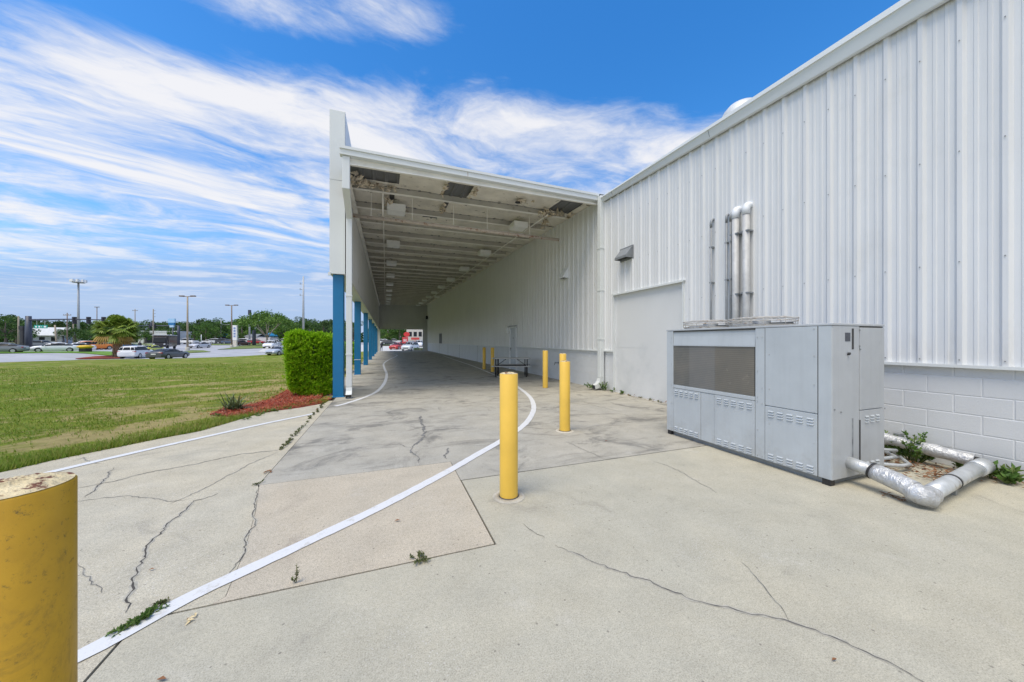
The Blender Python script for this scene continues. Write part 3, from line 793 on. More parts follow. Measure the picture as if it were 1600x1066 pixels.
clump(b, (-.75, 9.75, zc(9.75)+.03), (.16,.30,.07), 28); clump(b, (-.2, 10.05, zc(10)+.03), (.45,.12,.05), 32); clump(b, (.10, 11.0, zc(11)-.03), (.09,.3,.07), 18)
clump(b, (1.55, 9.5, zc(9.5)+.04), (.05,.5,.03), 11); clump(b, (2.36, 9.6, zc(9.5)+.05), (.04,.4,.03), 7); clump(b, (1.70, 11.0, zc(11)+.02), (.05,.55,.03), 12)
clump(b, (4.92, 10.1, zc(10)-.0), (.22,.25,.07), 23); clump(b, (5.25, 10.9, zc(11)-.10), (.10,.12,.14), 15); clump(b, (5.6, 10.1, zc(10)+.02), (.35,.12,.04), 16); clump(b, (4.75, 11.6, zc(11.5)-.04), (.1,.2,.05), 8); clump(b, (3.95, 9.6, zc(9.6)+.05), (.25,.14,.02), 8)
b.build('torn_insulation', M('torn_sheets', (.60,.52,.40), .9, 0, .3, 12, .3, 40, (.14,.09,.05), 9, .54, .66), can)
# a burnt hole in the sheet
b = MB(); b.lathe((3.80, 9.72, zc(9.72)+.045), [(.115,.0),(.09,.012),(.02,.014)], 14, 0, True, True); o = b.build('insulation_hole', MT['shade'], can); o.scale = (1,1,1)
# end wall beyond, with the exit opening
b = MB(); ribbed(b, XL-.4, XW, 3.32, zc(54.9)+.2, x=54.9, axis='x', sgn=-1, pitch=.305)
ribbed(b, XL-.45, -.84, 0, 3.32, x=54.9, axis='x', sgn=-1); ribbed(b, 5.42, XW, 0, 3.32, x=54.9, axis='x', sgn=-1)
b.box(XL-.4, XW-.05, 54.80, 54.86, 4.02, 4.12); b.box(-.86, 5.44, 54.82, 54.95, 3.28, 3.33)
b.box(-.88, -.80, 54.8, 55.0, 0, 3.279); b.box(5.40, 5.48, 54.8, 55.0, 0, 3.279)
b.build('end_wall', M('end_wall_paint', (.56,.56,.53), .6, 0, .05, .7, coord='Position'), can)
# ------------------------------------------------------------------ things fixed under and beside the canopy
LX = [(.30, 'left'), (4.47, 'right')]
proto = None
for row_i, (lx, side) in enumerate(LX):
    for k in range(10):
        y = 11.3 + 4.572*k + (0 if row_i == 0 else .12); z = zc(y) - .028
        nm = 'canopy_light'
        lab = ('%s boxy white lamp in the row on the %s under the canopy roof' % (ORD[k], 'blue posts side' if row_i == 0 else 'warehouse wall side'))
        if proto is None:
            t = thing(nm, lab, 'ceiling lamp', (0,0,0), 'boxy lamps under the canopy roof')
            b = MB(); b.box(-.27, .27, -.27, .27, -.17, -.001); b.build('housing', MT['lamp'], t, bevel=.012)
            b = MB(); b.box(-.245, .245, -.245, .245, -.20, -.1705); b.build('lens', MT['lens'], t, bevel=.015)
            proto = t
        else:
            t = copy_tree(proto); t['label'] = lab
        t.location = (lx, y, z)
t = copy_tree(proto); t['label'] = 'odd boxy white lamp nearest the far end, outside the right row'; t.location = (5.35, 38.5, zc(38.5)-.03)
# pipes
b = MB(); b.tube([(-.93, 10.75, 5.05), (1.5, 10.75, 5.045), (3.5, 10.75, 5.04), (5.72, 10.75, 5.03)], .052, 12)
p = thing('overhead_pipe', 'rusty cream pipe hung across the canopy mouth below the purlins', 'pipe', (2.4, 10.75, 5.04))
b.build('pipe', MT['rustpipe'], p)
b = MB(); b.tube([(-.93, 10.86, 5.13), (2, 10.86, 5.125), (4.9, 10.86, 5.12)], .022, 8); b.build('conduit', MT['purlin'], p)
for x in (-.4, .75, 2.0, 3.1, 4.6):
    b = MB(); b.box(x-.008, x+.008, 10.742, 10.758, 5.09, zc(10.75)+.1); b.box(x-.02, x+.02, 10.69, 10.81, 5.096, 5.104); b.build('hanger', MT['purlin'], p)
for lx, y0, lab in ((-.08, 10.35, 'thin conduit under the canopy roof above the left lamp row'), (4.98, 10.1, 'thin conduit under the canopy roof along the right lamp row')):
    b = MB(); b.tube([(lx, y, zc(y)-.055) for y in (y0, 20, 35, 54.7)], .021, 8)
    tag(b.build('conduit_run', MT['purlin']), lab, 'conduit', 'conduits under the canopy roof')
b = MB(); b.tube([(-.085, 10.37, zc(10.3)-.06), (-.085, 10.55, 5.3), (-.085, 10.72, 5.13)], .02, 8)
tag(b.build('conduit_drop', MT['purlin']), 'short conduit dropping from the canopy roof to the rusty cross pipe', 'conduit')
def rect_tube(b, pts, w, d, mi=0):
    for i in range(len(pts)-1):
        b.bar(pts[i], pts[i+1], w, d, mi, up=(0, 1, 0) if abs(Vector(pts[i+1]).z-Vector(pts[i]).z) > .6*(Vector(pts[i+1])-Vector(pts[i])).length else (0,0,1))
# left downspout with its offset
t = thing('downspout', 'white square downspout stepping back onto the first blue post', 'downspout', (-.9, 9.72, 0), 'white downspouts')
b = MB(); b.box(-.95, -.79, 8.78, 8.92, 5.0, 5.76); b.build('upper_pipe', MT['trim'], t, bevel=.012)
b = MB(); b.hexa([(-.95,8.78,4.92),(-.79,8.78,4.92),(-.79,8.92,4.999),(-.95,8.92,4.999),(-.95,8.781,5.0),(-.79,8.781,5.0),(-.79,8.921,5.0),(-.95,8.921,5.0)])
b = MB(); b.hexa([(-.95,8.78,4.999),(-.79,8.78,4.999),(-.81,9.64,4.58),(-.95,9.64,4.58),(-.95,8.92,5.05),(-.79,8.92,5.05),(-.81,9.76,4.66),(-.95,9.76,4.66)]); b.build('offset_pipe', MT['trim'], t)
b = MB(); b.box(-.955, -.815, 9.63, 9.75, .28, 4.66); b.build('lower_pipe', MT['trim'], t, bevel=.012)
b = MB()
for i, (y0_, z0_, y1_, z1_) in enumerate(((9.63,.28,9.75,.28),(9.605,.18,9.74,.16),(9.55,.10,9.66,.03),(9.48,.09,9.58,.012))):
    pass
sec = [((9.63,.279),(9.75,.279)), ((9.61,.19),(9.735,.15)), ((9.565,.125),(9.66,.04)), ((9.49,.105),(9.52,.012))]
for i in range(3):
    (a, c), (e, f) = sec[i], sec[i+1]
    for q in ([(-.955,*a),(-.815,*a),(-.815,*e),(-.955,*e)], [(-.815,*c),(-.955,*c),(-.955,*f),(-.815,*f)], [(-.815,*a),(-.815,*c),(-.815,*f),(-.815,*e)], [(-.955,*c),(-.955,*a),(-.955,*e),(-.955,*f)]): b.face(q)
b.build('outlet', MT['trim'], t)
b = MB(); b.face([(-.945,9.53,.03),(-.825,9.53,.03),(-.825,9.50,.10),(-.945,9.50,.10)]); b.build('outlet_mouth', MT['shade'], t)
for z in (1.1, 2.6):
    b = MB(); b.box(-.965, -.805, 9.62, 9.76, z, z+.03); b.build('strap', MT['trim'], t)
# right downspout at the mouth of the canopy
t = thing('downspout', 'tall white downspout on the ribbed wall at the canopy corner with weeds at its foot', 'downspout', (6.03, 8.66, 0), 'white downspouts')
b = MB(); b.box(5.955, 6.085, 8.58, 8.74, .36, 5.78); b.build('pipe', MT['trim'], t, bevel=.012)
b = MB()
sec = [((5.955,.359),(6.085,.359)), ((5.93,.27),(6.06,.20)), ((5.86,.19),(5.95,.085)), ((5.76,.155),(5.79,.035))]
for i in range(3):
    (a, c), (e, f) = sec[i], sec[i+1]; ya, yb = 8.58, 8.74
    A = lambda p, y: (p[0], y, p[1])
    for q in ([A(a,yb),A(a,ya),A(e,ya),A(e,yb)], [A(c,ya),A(c,yb),A(f,yb),A(f,ya)], [A(a,ya),A(c,ya),A(f,ya),A(e,ya)], [A(c,yb),A(a,yb),A(e,yb),A(f,yb)]): b.face(q)
b.build('outlet', MT['trim'], t)
b = MB(); b.face([(5.775,8.59,.045),(5.775,8.73,.045),(5.765,8.73,.15),(5.765,8.59,.15)]); b.build('outlet_mouth', MT['shade'], t)
for z in (1.5, 2.95, 4.2):
    b = MB(); b.box(5.945, 6.1, 8.57, 8.75, z, z+.035); b.build('strap', MT['trim'], t)
# wall hoods
def hood(name, y0, y1, z0, z1, dep, mat, lab):
    t = thing(name, lab, 'vent hood', (XP, (y0+y1)/2, z0), 'vent hoods on the ribbed wall')
    b = MB(); x1 = XP-.03; x0 = x1-dep
    A = [(x1,y0,z0),(x1,y1,z0),(x1,y1,z1),(x1,y0,z1)]; Bp = [(x0,y0,z0),(x0,y1,z0),(x0,y1,z0+.06),(x0,y0,z0+.06)]
    b.face([A[3],A[2],Bp[2],Bp[3]]); b.face([A[0],A[3],Bp[3],Bp[0]]); b.face([A[2],A[1],Bp[1],Bp[2]]); b.face([Bp[0],Bp[3],Bp[2],Bp[1]])
    b.build('shell', mat, t)
    b = MB(); b.face([(x1,y0+.01,z0+.03),(x0+.01,y0+.01,z0+.03),(x0+.01,y1-.01,z0+.03),(x1,y1-.01,z0+.03)][::-1]); b.build('throat', MT['shade'], t)
    b = MB(); b.box(x1, x1+.035, y0-.03, y1+.03, z0-.03, z1+.03); b.build('flange', mat, t)
ya, za = WX(986, 402, 6.05); yb, zb_ = WX(968, 402, 6.05)
hood('wall_vent', ya, yb, za, za+.30, .20, MT['galvdark'], 'grey metal vent hood high on the wall above the blank loading panel')
ya, za = WX(886, 434, 6.05); yb, zb_ = WX(879, 434, 6.05)
hood('wall_vent', ya, ya+.36, za, za+.36, .19, MT['white'], 'white pointed vent hood on the wall under the canopy mouth')
# pipes on the outside wall
def riser(px, pytop, r, mat, lab, cap=False, dia_cap=None):
    y, zt = WX(px, pytop, 6.04); x = 6.04 - (0.02 if r > .03 else 0)
    t = thing('wall_pipe', lab, 'pipe', (x, y, .3), 'pipes rising on the ribbed wall')
    b = MB(); b.tube([(x, y, .3), (x, y, zt-.10)], r, 16); b.build('pipe', mat, t)
    rc = r*1.12
    b = MB(); pts = [(x, y, zt-.14), (x, y, zt-.04)] + [(x+.07*(1-math.cos(a)), y, zt-.04+.07*math.sin(a)) for a in (.5, 1.0, PI/2)] + [(XP+.05, y, zt+.03)]
    b.tube(pts, [rc]*len(pts), 16); b.build('elbow', MT['white'] if cap else mat, t)
    for z in ((2.3, 3.4) if r > .03 else (2.6, 3.3)):
        if z < zt: 
            b = MB(); b.box(x-r*.9, XP+.01, y-r*1.25, y+r*1.25, z, z+.025); b.build('clamp', MT['galvdark'], t)
riser(1111, 345, .021, MT['galvdark'], 'lone thin grey conduit on the wall, furthest from the fat pipes')
riser(1135, 337, .019, MT['galvdark'], 'thin grey conduit on the wall, left one of the close pair')
riser(1141, 335, .019, MT['galvdark'], 'thin grey conduit on the wall, close beside the shorter fat pipe')
riser(1150.5, 330, .058, MT['galv'], 'shorter fat metal pipe with a white elbow beside the thin conduits', True)
riser(1167, 323, .056, MT['galv'], 'taller fat metal pipe with a white elbow on the wall, rightmost riser', True)
# lamp and camera near the pedestrian door
yb, zb_ = WX(793.5, 516, 6.06)
b = MB(); b.box(5.98, XP+.01, yb-.09, yb+.09, zb_-.16, zb_+.16); tag(b.build('wall_lamp', MT['white'], bevel=.02), 'small white box lamp on the wall beside the grey door', 'wall lamp')
b = MB(); b.box(5.75, 6.05, 53.6, 54.2, 4.85, 5.35); b.box(6.0, XP+.02, 53.8, 54.0, 4.95, 5.2); tag(b.build('security_camera', MT['black'], bevel=.03), 'black security camera box high in the far corner under the canopy', 'security camera')
yb, zb_ = WX(870, 567, 6.05)
b = MB(); b.tube([(XB, yb, zb_), (5.98, yb, zb_), (5.95, yb, zb_-.07)], .02, 8); b.lathe((5.985, yb, zb_+.02), [(.035,0),(.035,.012)], 10); tag(b.build('wall_tap', MT['galvdark']), 'small dark tap on the block base behind the bollards', 'tap')
# dome vent on the roof
xd = 7.3; yv, zv = WX(1160, 186, xd)
t = thing('roof_vent', 'pale dome fan vent peeking over the warehouse roof edge', 'roof vent', (xd, yv, 5.75))
b = MB(); b.lathe((xd, yv, zv), [(.42,-.10),(.42,-.04),(.41,.05),(.365,.17),(.28,.27),(.15,.34),(.0,.36)], 28); b.build('dome', M('dome_metal', (.62,.63,.62), .5, .1, .12, 5, 0, 10, (.5,.42,.34), 3, .5, .7), t)
b = MB(); b.box(xd-.42, xd+.42, yv-.42, yv+.42, 5.70, zv-.10); b.build('curb', MT['trim'], t)
# ------------------------------------------------------------------ bollards
def bollard(x, y, lab, mat, h=1.15, r=.085, ring=None, n=40, grp='yellow bollards'):
    t = thing('bollard', lab, 'bollard', (x, y, 0), grp)
    b = MB(); b.lathe((x, y, 0), [(r,.004),(r,h-.004),(r-.004,h)], n, 0, True, False); b.build('post', mat, t)
    # hand-troweled mortar cap, slightly domed and uneven
    b = MB(); rr = random.Random(int(x*100+y*10)); rings = 6; c0 = len(b.v)
    vs = [(x, y, h+.012)]; 
    for k in range(1, rings+1):
        f = k/rings
        for j in range(n):
            a = 2*PI*j/n; rad = (r-.003)*f
            z = h + .012*(1-f*f) + (rr.uniform(-.0022,.0022) if k < rings else 0) + .001
            vs.append((x+rad*math.cos(a), y+rad*math.sin(a), z))
    fs = [(0, 1+j, 1+(j+1) % n) for j in range(n)]
    for k in range(rings-1):
        for j in range(n):
            fs.append((1+k*n+j, 1+(k+1)*n+j, 1+(k+1)*n+(j+1) % n, 1+k*n+(j+1) % n))
    b.raw(vs, fs, 0, True); b.build('cap', MT['capc'], t)
    if ring:
        b = MB(); rr2 = random.Random(3); b.lathe((x, y, 0), [(ring, .002), (ring-.01, .010), (r+.012, .012), (r+.010,.003), (r+.001, .002)], n, 0, True, False); b.build('mortar_ring', MT['patch'], t)
        b = MB(); b.lathe((x, y, 0), [(r+.009,.006),(r+.0005,.016)], n, 0, True, False); b.build('rust_gap', MT['crack'], t)
    return t
def gm(px, py): return G(px, py)
bollard(-.724, 1.013, 'worn dirty yellow bollard cut off by the left edge, closest of all', MT['yellow_dirty'], 1.15, .087, None, 64)
x, y = G(795, 776); bollard(x, y, 'bright yellow bollard in the middle with a pale mortar ring at its foot', MT['yellow'], 1.15, .085, .15)
x, y = G(882.5, 673.5); bollard(x, y, 'yellow bollard with mortar ring standing right in front of another bollard', MT['yellow'], 1.125, .085, .15)
x, y = G(879.5, 631); bollard(x, y, 'yellow bollard half hidden behind the one with the mortar ring', MT['yellow'], 1.16, .078)
x, y = G(852, 606); bollard(x, y, 'slim yellow bollard alone right of the folding table', MT['yellow'], 1.16, .082)
x, y = G(769.5, 581); bollard(x, y, 'yellow bollard left of the folding table, nearer one of the far pair', MT['yellow'], 1.15, .085)
x, y = G(756.5, 577); bollard(x, y, 'yellow bollard under the canopy, leftmost and farthest of the far pair', MT['yellow'], 1.13, .085)
# ------------------------------------------------------------------ chiller unit
XA, XBK = 4.16, 5.075; YA, YB_ = 2.086, 4.215; ZB, ZT = .062, 1.632
ac = thing('air_chiller', 'big grey louvred air chiller unit standing by the white wall', 'chiller', ((XA+XBK)/2, (YA+YB_)/2, 0))
def yf(px): 
    y, z = WX(px, 533.5, XA); return y
def fp(py, px): return WX(px, py, XA)[1]
e = .006
# structural carcass
b = MB(); b.box(XA+.012, XBK-.012, YA+.012, YB_-.012, ZB, ZT-.02); b.build('carcass', MT['unit'], ac)
b = MB(); b.box(XA+.05, XBK-.05, YA+.05, YB_-.05, .0, .0615); b.build('base_rail', MT['galvdark'], ac)
for (x, y) in ((XA+.04, YA+.05), (XA+.04, YB_-.05), (XBK-.06, YA+.05)):
    b = MB(); b.box(x-.035, x+.035, y-.035, y+.035, 0.001, .0618); b.build('foot', MT['black'], ac)
b = MB()
b.box(XA-.006, XBK+.006, YA-.006, YB_+.006, ZT-.022, ZT); b.build('top_cover', MT['unit_end'], ac, bevel=.004)
def panel(nm, y0, y1, z0, z1, out=.0, mat='unit', bev=.003):
    b = MB(); b.box(XA-out, XA+.0115, min(y0,y1)+.0025, max(y0,y1)-.0025, z0+.0025, z1-.0025); return b.build(nm, MT[mat], ac, bevel=bev)
def louvres(pan, y0, y1, zs, groups, n=3, w=None, end=False, x0=None):
    b = MB(); W = (y1-y0)/groups; w = w or W*.66
    for z in zs:
        for g in range(groups):
            c = y0+W*(g+.5)
            for k in range(n):
                zz = z - k*.029
                if not end:
                    xo = XA-.002
                    b.raw([(xo, c-w/2, zz), (xo, c+w/2, zz), (xo-.016, c+w/2-.004, zz-.016), (xo-.016, c-w/2+.004, zz-.016), (xo+.001, c-w/2, zz-.0165), (xo+.001, c+w/2, zz-.0165)],
                          [(0,1,2,3),(3,2,5,4),(0,3,4),(1,5,2)], 0)
                    b.face([(xo-.0056, c-w/2, zz-.0168), (xo-.0056, c+w/2, zz-.0168), (xo-.0056, c+w/2, zz-.0190), (xo-.0056, c-w/2, zz-.0190)], 1)
                else:
                    yo = YA-.002
                    b.raw([(c-w/2, yo, zz), (c+w/2, yo, zz), (c+w/2-.004, yo-.016, zz-.016), (c-w/2+.004, yo-.016, zz-.016), (c-w/2, yo+.001, zz-.0165), (c+w/2, yo+.001, zz-.0165)],
                          [(0,1,2,3),(3,2,5,4),(0,3,4),(1,5,2)], 0)
                    b.face([(c-w/2, yo-.0056, zz-.0168), (c+w/2, yo-.0056, zz-.0168), (c+w/2, yo-.0056, zz-.0190), (c-w/2, yo-.0056, zz-.0190)], 1)
    b.build('louvres', [MT['unit'], MT['shade']], pan)
yL1 = yf(1052); yC2 = yf(1180); yS = yf(1195.5); yR = yf(1278)
zc1, zc2 = 1.395, .785
panel('corner_post', YB_, yL1, ZB, ZT-.024, .002)
panel('corner_post', yS, yC2, ZB, ZT-.024, .002)
panel('corner_post', YA+.001, yR, ZB, ZT-.024, .002)
b = MB(); b.hexa([(XA+.0, yC2+.004, zc1), (XA+.0, yL1-.004, zc1), (XA+.02, yL1-.004, zc1), (XA+.02, yC2+.004, zc1), (XA-.012+.03, yC2+.004, ZT-.04), (XA-.012+.03, yL1-.004, ZT-.04), (XA+.04, yL1-.004, ZT-.04), (XA+.04, yC2+.004, ZT-.04)])
b.hexa([(XA-.004, yC2+.003, zc1-.012), (XA-.004, yL1-.003, zc1-.012), (XA+.02, yL1-.003, zc1-.012), (XA+.02, yC2+.003, zc1-.012), (XA-.004, yC2+.003, zc1-.001), (XA-.004, yL1-.003, zc1-.001), (XA+.02, yL1-.003, zc1-.001), (XA+.02, yC2+.003, zc1-.001)])
b.build('valance', MT['unit'], ac)
b = MB(); b.box(XA-.001, XA+.011, yC2+.003, yL1-.003, ZT-.041, ZT-.026); b.build('valance_gap', MT['shade'], ac)
b = MB(); b.box(XA+.006, XA+.0118, yC2+.004, yL1-.004, zc2+.002, zc1-.013)
b.box(XA+.004, XA+.0119, yC2+.004, yC2+.012, zc2+.002, zc1-.013, 1); b.build('condenser_coil', [MT['coil'], MT['shade']], ac)
panel('sill', yC2, yL1, zc2-.05, zc2, .006)
p1 = panel('access_panel', yf(1095), yL1, ZB, zc2-.052, .004); louvres(p1, yf(1093), yL1-.02, (zc2-.075, .155), 5)
panel('blank_panel', yf(1117), yf(1095), ZB, zc2-.052, .0)
p2 = panel('access_panel', yC2, yf(1117), ZB, zc2-.052, .007); louvres(p2, yC2+.015, yf(1119), (zc2-.085, .16), 5)
panel('blank_panel', yR, yS, .705, ZT-.024, .004)
p3 = panel('access_panel', yR, yS, ZB, .70, .007); louvres(p3, yR+.015, yS-.02, (.655, .16), 5)
b = MB(); b.box(XA-.003, XA+.0, yS-.006, yS+.0015, ZB, ZT-.03); b.box(XA-.003, XA+.0, yR-.004, yR+.0025, ZB, ZT-.03); b.build('seam', MT['shade'], ac)
# screws
b = MB()
for yy, zs in ((yS-.05, (.25,.5,.9,1.3)), (yR+.03, (.1,.4,.72,1.0,1.3,1.58)), (yC2-.03, (.1,.4,.74,.79,1.1,1.5)), (yL1+.03, (.1,.5,.78,1.1,1.5)), (yS+.03, (.1,.72,.9,1.5))):
    for z in zs: b.obox((XA-.008, yy, z), (.003,0,0), (0,.004,0), (0,0,.004))
b.build('screws', MT['galv'], ac)
# narrow end facing the camera
def xe(px):
    d = ray(px, 533.5); return d.x*YA/d.y
def ze_(px, py):
    d = ray(px, py); return CH + d.z*YA/d.y
def epanel(nm, x0, x1, z0, z1, out, mat='unit_end'):
    b = MB(); b.box(x0+.0025, x1-.0025, YA-out, YA+.0115, z0+.0025, z1-.0025); return b.build(nm, MT[mat], ac, bevel=.003)
xm = xe(1342.5); zj = ze_(1360, 639)
epanel('end_panel', XA+.002, xm, ZB, ZT-.024, .002)
epanel('end_door', xm, XBK-.0, zj, ZT-.036, .006)
p4 = epanel('end_door', xm, XBK-.0, ZB, zj-.004, .006); louvres(p4, xm+.07, XBK-.09, (zj-.06, .19), 3, end=True)
b = MB()
b.box(xe(1330.5), xe(1333.5), YA-.004, YA, ze_(1331, 546), ze_(1331, 513.5)); b.box(xm-.006, xm+.008, YA-.0085, YA, ze_(1343, 733), ze_(1343, 656))
b.box(xm+.01, XBK-.03, YA-.004, YA, ZT-.036, ZT-.025); b.build('slots', MT['shade'], ac)
b = MB(); b.box(xe(1320), xe(1328), YA-.0045, YA, ze_(1324, 533.5), ze_(1324, 520)); b.build('data_plate', M('dark_plate', (.07,.075,.09), .4, .2, .3, 60), ac)
b = MB(); b.obox((xe(1324), YA-.012, ze_(1324, 553)), (.010,0,.008), (0,.012,0), (-.004,0,.006)); b.build('latch', MT['black'], ac)
b = MB()
for px, py in ((1342,516),(1342,541),(1343,546),(1381,638),(1313,644),(1303,640),(1339,735)): b.obox((xe(px), YA-.008, ze_(px, py)), (.006,0,0), (0,.004,0), (0,0,.006))
b.build('screws', MT['galvdark'], ac)
b = MB(); b.box(xe(1331)-.004, xe(1331)+.022, YA-.003, YA, .16, .66); b.build('scuff', M('scuffed_metal', (.30,.32,.34), .5, .3, .3, 12), ac)
# fan shrouds and wire guards
for fy in (3.82, 3.07):
    cx = 4.62; R = .365
    b = MB(); b.lathe((cx, fy, ZT), [(R-.01,0),(R,.028),(R+.006,.032)], 40, 0, True, False); sh = b.build('fan_shroud', MT['rusty'], ac)
    b = MB()
    for rr_, zz in ((R+.008,.075),(R+.012,.11),(R*.8,.125),(R*.55,.13),(R*.3,.132)):
        b.tube([(cx+rr_*math.cos(2*PI*k/32), fy+rr_*math.sin(2*PI*k/32), ZT+zz) for k in range(33)], .0045 if rr_ < R else .006, 5, 0, False)
    for k in range(10):
        a = 2*PI*k/10; ca, sa = math.cos(a), math.sin(a)
        b.tube([(cx+.1*ca, fy+.1*sa, ZT+.132), (cx+R*.8*ca, fy+R*.8*sa, ZT+.125), (cx+(R+.012)*ca, fy+(R+.012)*sa, ZT+.11), (cx+(R+.008)*ca, fy+(R+.008)*sa, ZT+.03)], .004, 5)
    b.build('wire_guard', MT['rusty'], sh)
    b = MB(); b.lathe((cx, fy, ZT), [(.10,.0),(.10,.09),(.06,.11),(0,.11)], 16)
    for k in range(4):
        a = 2*PI*k/4+.4; ca, sa = math.cos(a), math.sin(a)
        b.face([(cx+.09*ca, fy+.09*sa, ZT+.03), (cx+.33*ca-.09*sa, fy+.33*sa+.09*ca, ZT+.02), (cx+.33*ca+.07*sa, fy+.33*sa-.07*ca, ZT+.06), (cx+.09*ca+.05*sa, fy+.09*sa-.05*ca, ZT+.06)])
    b.build('fan', MT['galvdark'], sh)
# ------------------------------------------------------------------ insulated pipes round the unit
rr = random.Random(5)
def lumpy(b, pts, r, n=18, amp=.1, mi=0, step=.05):
    P = catmull3(pts, step); rs = [r*(1+rr.uniform(-amp, amp)) for _ in P]; b.tube(P, rs, n, mi)
def catmull3(P, step):
    P = [Vector(p) for p in P]; out = []
    for i in range(len(P)-1):
        k = max(1, int((P[i+1]-P[i]).length/step))
        for j in range(k): out.append(P[i]+(P[i+1]-P[i])*(j/k))
    out.append(P[-1]); return out
pz = .155
t = thing('insulated_pipe', 'foil wrapped pipe looping over the concrete from the chiller to the wall', 'pipe', (4.7, 1.7, 0))
b = MB(); b.tube([(4.44, YA+.02, .215), (4.425, YA-.20, .19)], .062, 20); b.lathe((0,0,0), [(0,0)], 3, cap=False) if False else None
b.build('pipe_stub', MT['jacket'], t)
b = MB(); lumpy(b, [(4.43, 1.90, .195), (4.40, 1.72, .165), (4.375, 1.60, .135)], .076, 22, .10); 
b.tube(catmull3([(4.385, 1.66, .15), (4.36, 1.56, .11), (4.40, 1.53, .10), (4.50, 1.545, .11)], .03), [.078*(1+rr.uniform(-.16,.12)) for _ in catmull3([(4.385, 1.66, .15), (4.36, 1.56, .11), (4.40, 1.53, .10), (4.50, 1.545, .11)], .03)], 20)
b.build('foil_wrap', MT['foil'], t)
b = MB(); b.tube([(4.50, 1.55, .11), (4.9, 1.585, .118), (5.35, 1.625, .125), (5.72, 1.655, .13)], .064, 20); b.tube([(5.70, 1.653, .13), (5.92, 1.66, .14)], .076, 20); b.build('jacketed_run', MT['jacket'], t)
b = MB(); b.tube([(5.02, 1.597, .119), (5.055, 1.60, .1195)], .0675, 20); b.tube([(4.428, 1.905, .197), (4.426, 1.888, .193)], .081, 20); b.build('black_tape', MT['black'], t)
b = MB(); b.box(5.02, 5.06, 1.57, 1.62, .0, .05); b.build('support_block', MT['galvdark'], t)
b = MB(); b.tube([(6.0, 1.74, .15), (5.97, 1.70, .15)], .05, 14); b.build('black_tape', MT['black'], t)
b = MB(); lumpy(b, [(5.97, 1.74, .16), (5.93, 2.0, .19), (5.90, 2.35, .22), (5.87, 2.75, .25)], .07, 18, .09); b.build('foil_wrap', MT['foil'], t)
t = thing('insulated_pipe', 'short crumpled foil pipe elbow sticking out behind the chiller', 'pipe', (4.9, 4.5, .3))
b = MB(); pa = [(4.75, 4.2, .33), (4.72, 4.42, .33), (4.85, 4.56, .32), (5.1, 4.60, .32), (5.6, 4.60, .32), (6.1, 4.60, .34)]
lumpy(b, pa, .075, 16, .10); b.build('foil_wrap', MT['foil'], t)
for i, (pts, r, lab) in enumerate((([(5.08, 2.45, .20), (5.35, 2.30, .19), (5.62, 2.20, .17)], .018, 'thin grey conduit behind the chiller end, upper of the bundle'),
                     ([(5.08, 2.32, .13), (5.30, 2.18, .12), (5.50, 2.16, .12), (5.62, 2.28, .12), (5.9, 2.5, .13)], .02, 'bent grey conduit lying in dead leaves behind the chiller end'),
                     ([(5.08, 2.25, .08), (5.36, 2.06, .07), (5.50, 2.05, .07), (5.70, 2.2, .08)], .02, 'low grey conduit nearest the open concrete behind the chiller end'))):
    b = MB(); b.tube(catmull3(pts, .1), r, 10); tag(b.build('conduit', MT['jacket']), lab, 'conduit', 'conduits behind the chiller end')
b = MB(); b.box(6.0, 6.11, 2.32, 2.38, .10, .30); tag(b.build('conduit_box', MT['galvdark'], bevel=.008), 'small grey box on the block base behind the weeds', 'conduit box')
# ------------------------------------------------------------------ folding picnic table
tb = thing('picnic_table', 'grey folding picnic table with benches on black tube legs by the wall', 'table', (0,0,0))
b = MB(); b.box(-.80, .80, -.36, .36, .715, .755); b.build('tabletop', MT['table'], tb, bevel=.015)
for s in (-1, 1):
    b = MB(); b.box(-.80, .80, s*.62-.125, s*.62+.125, .415, .445); b.build('bench', MT['table'], tb, bevel=.012)
for sx in (-.62, .62):
    b = MB()
    for o_ in (-.05, .05):
        b.tube([(sx+o_, -.22, .715), (sx+o_, -.26, .02)], .016, 8); b.tube([(sx+o_, .22, .715), (sx+o_, .26, .02)], .016, 8)
    b.tube([(sx, -.74, .41), (sx, -.76, .10), (sx, -.70, .02), (sx, .70, .02), (sx, .76, .10), (sx, .74, .41)], .016, 8)
    b.tube([(sx, -.62, .41), (sx, .62, .41)], .014, 8)
    b.build('leg_frame', MT['black'], tb)
    b = MB(); b.tube([(sx, 0, .42), (sx*.35, 0, .71)], .012, 8); b.build('brace', MT['black'], tb)
b = MB(); b.tube([(-.62, 0, .42), (.62, 0, .42)], .014, 8); b.tube([(-.62, -.25, .45), (.62, -.25, .45)], .012, 8); b.build('cross_bar', MT['black'], tb)
tb.location = (5.00, 13.62, 0); tb.rotation_euler = (0, 0, math.radians(-22))
x, y = G(868, 594.5)
t = thing('rubber_block', 'black rubber lump lying by the wall behind the bollards', 'rubber block', (x, y+.12, 0))
b = MB(); b.lathe((0,0,0), [(0,-.16),(.07,-.16),(.10,-.13),(.105,0),(.10,.13),(.07,.16),(0,.16)], 16, 0, True, False)
o = b.build('block', MT['rubber'], t); o.rotation_euler = (0, PI/2, .3); o.location = (0, 0, .10)
b = MB(); b.lathe((0,0,0), [(.104,-.05),(.109,-.02),(.109,.02),(.104,.05)], 16, 0, True, False); o = b.build('rib', MT['black'], t); o.rotation_euler = (0, PI/2, .3); o.location = (0, 0, .10)
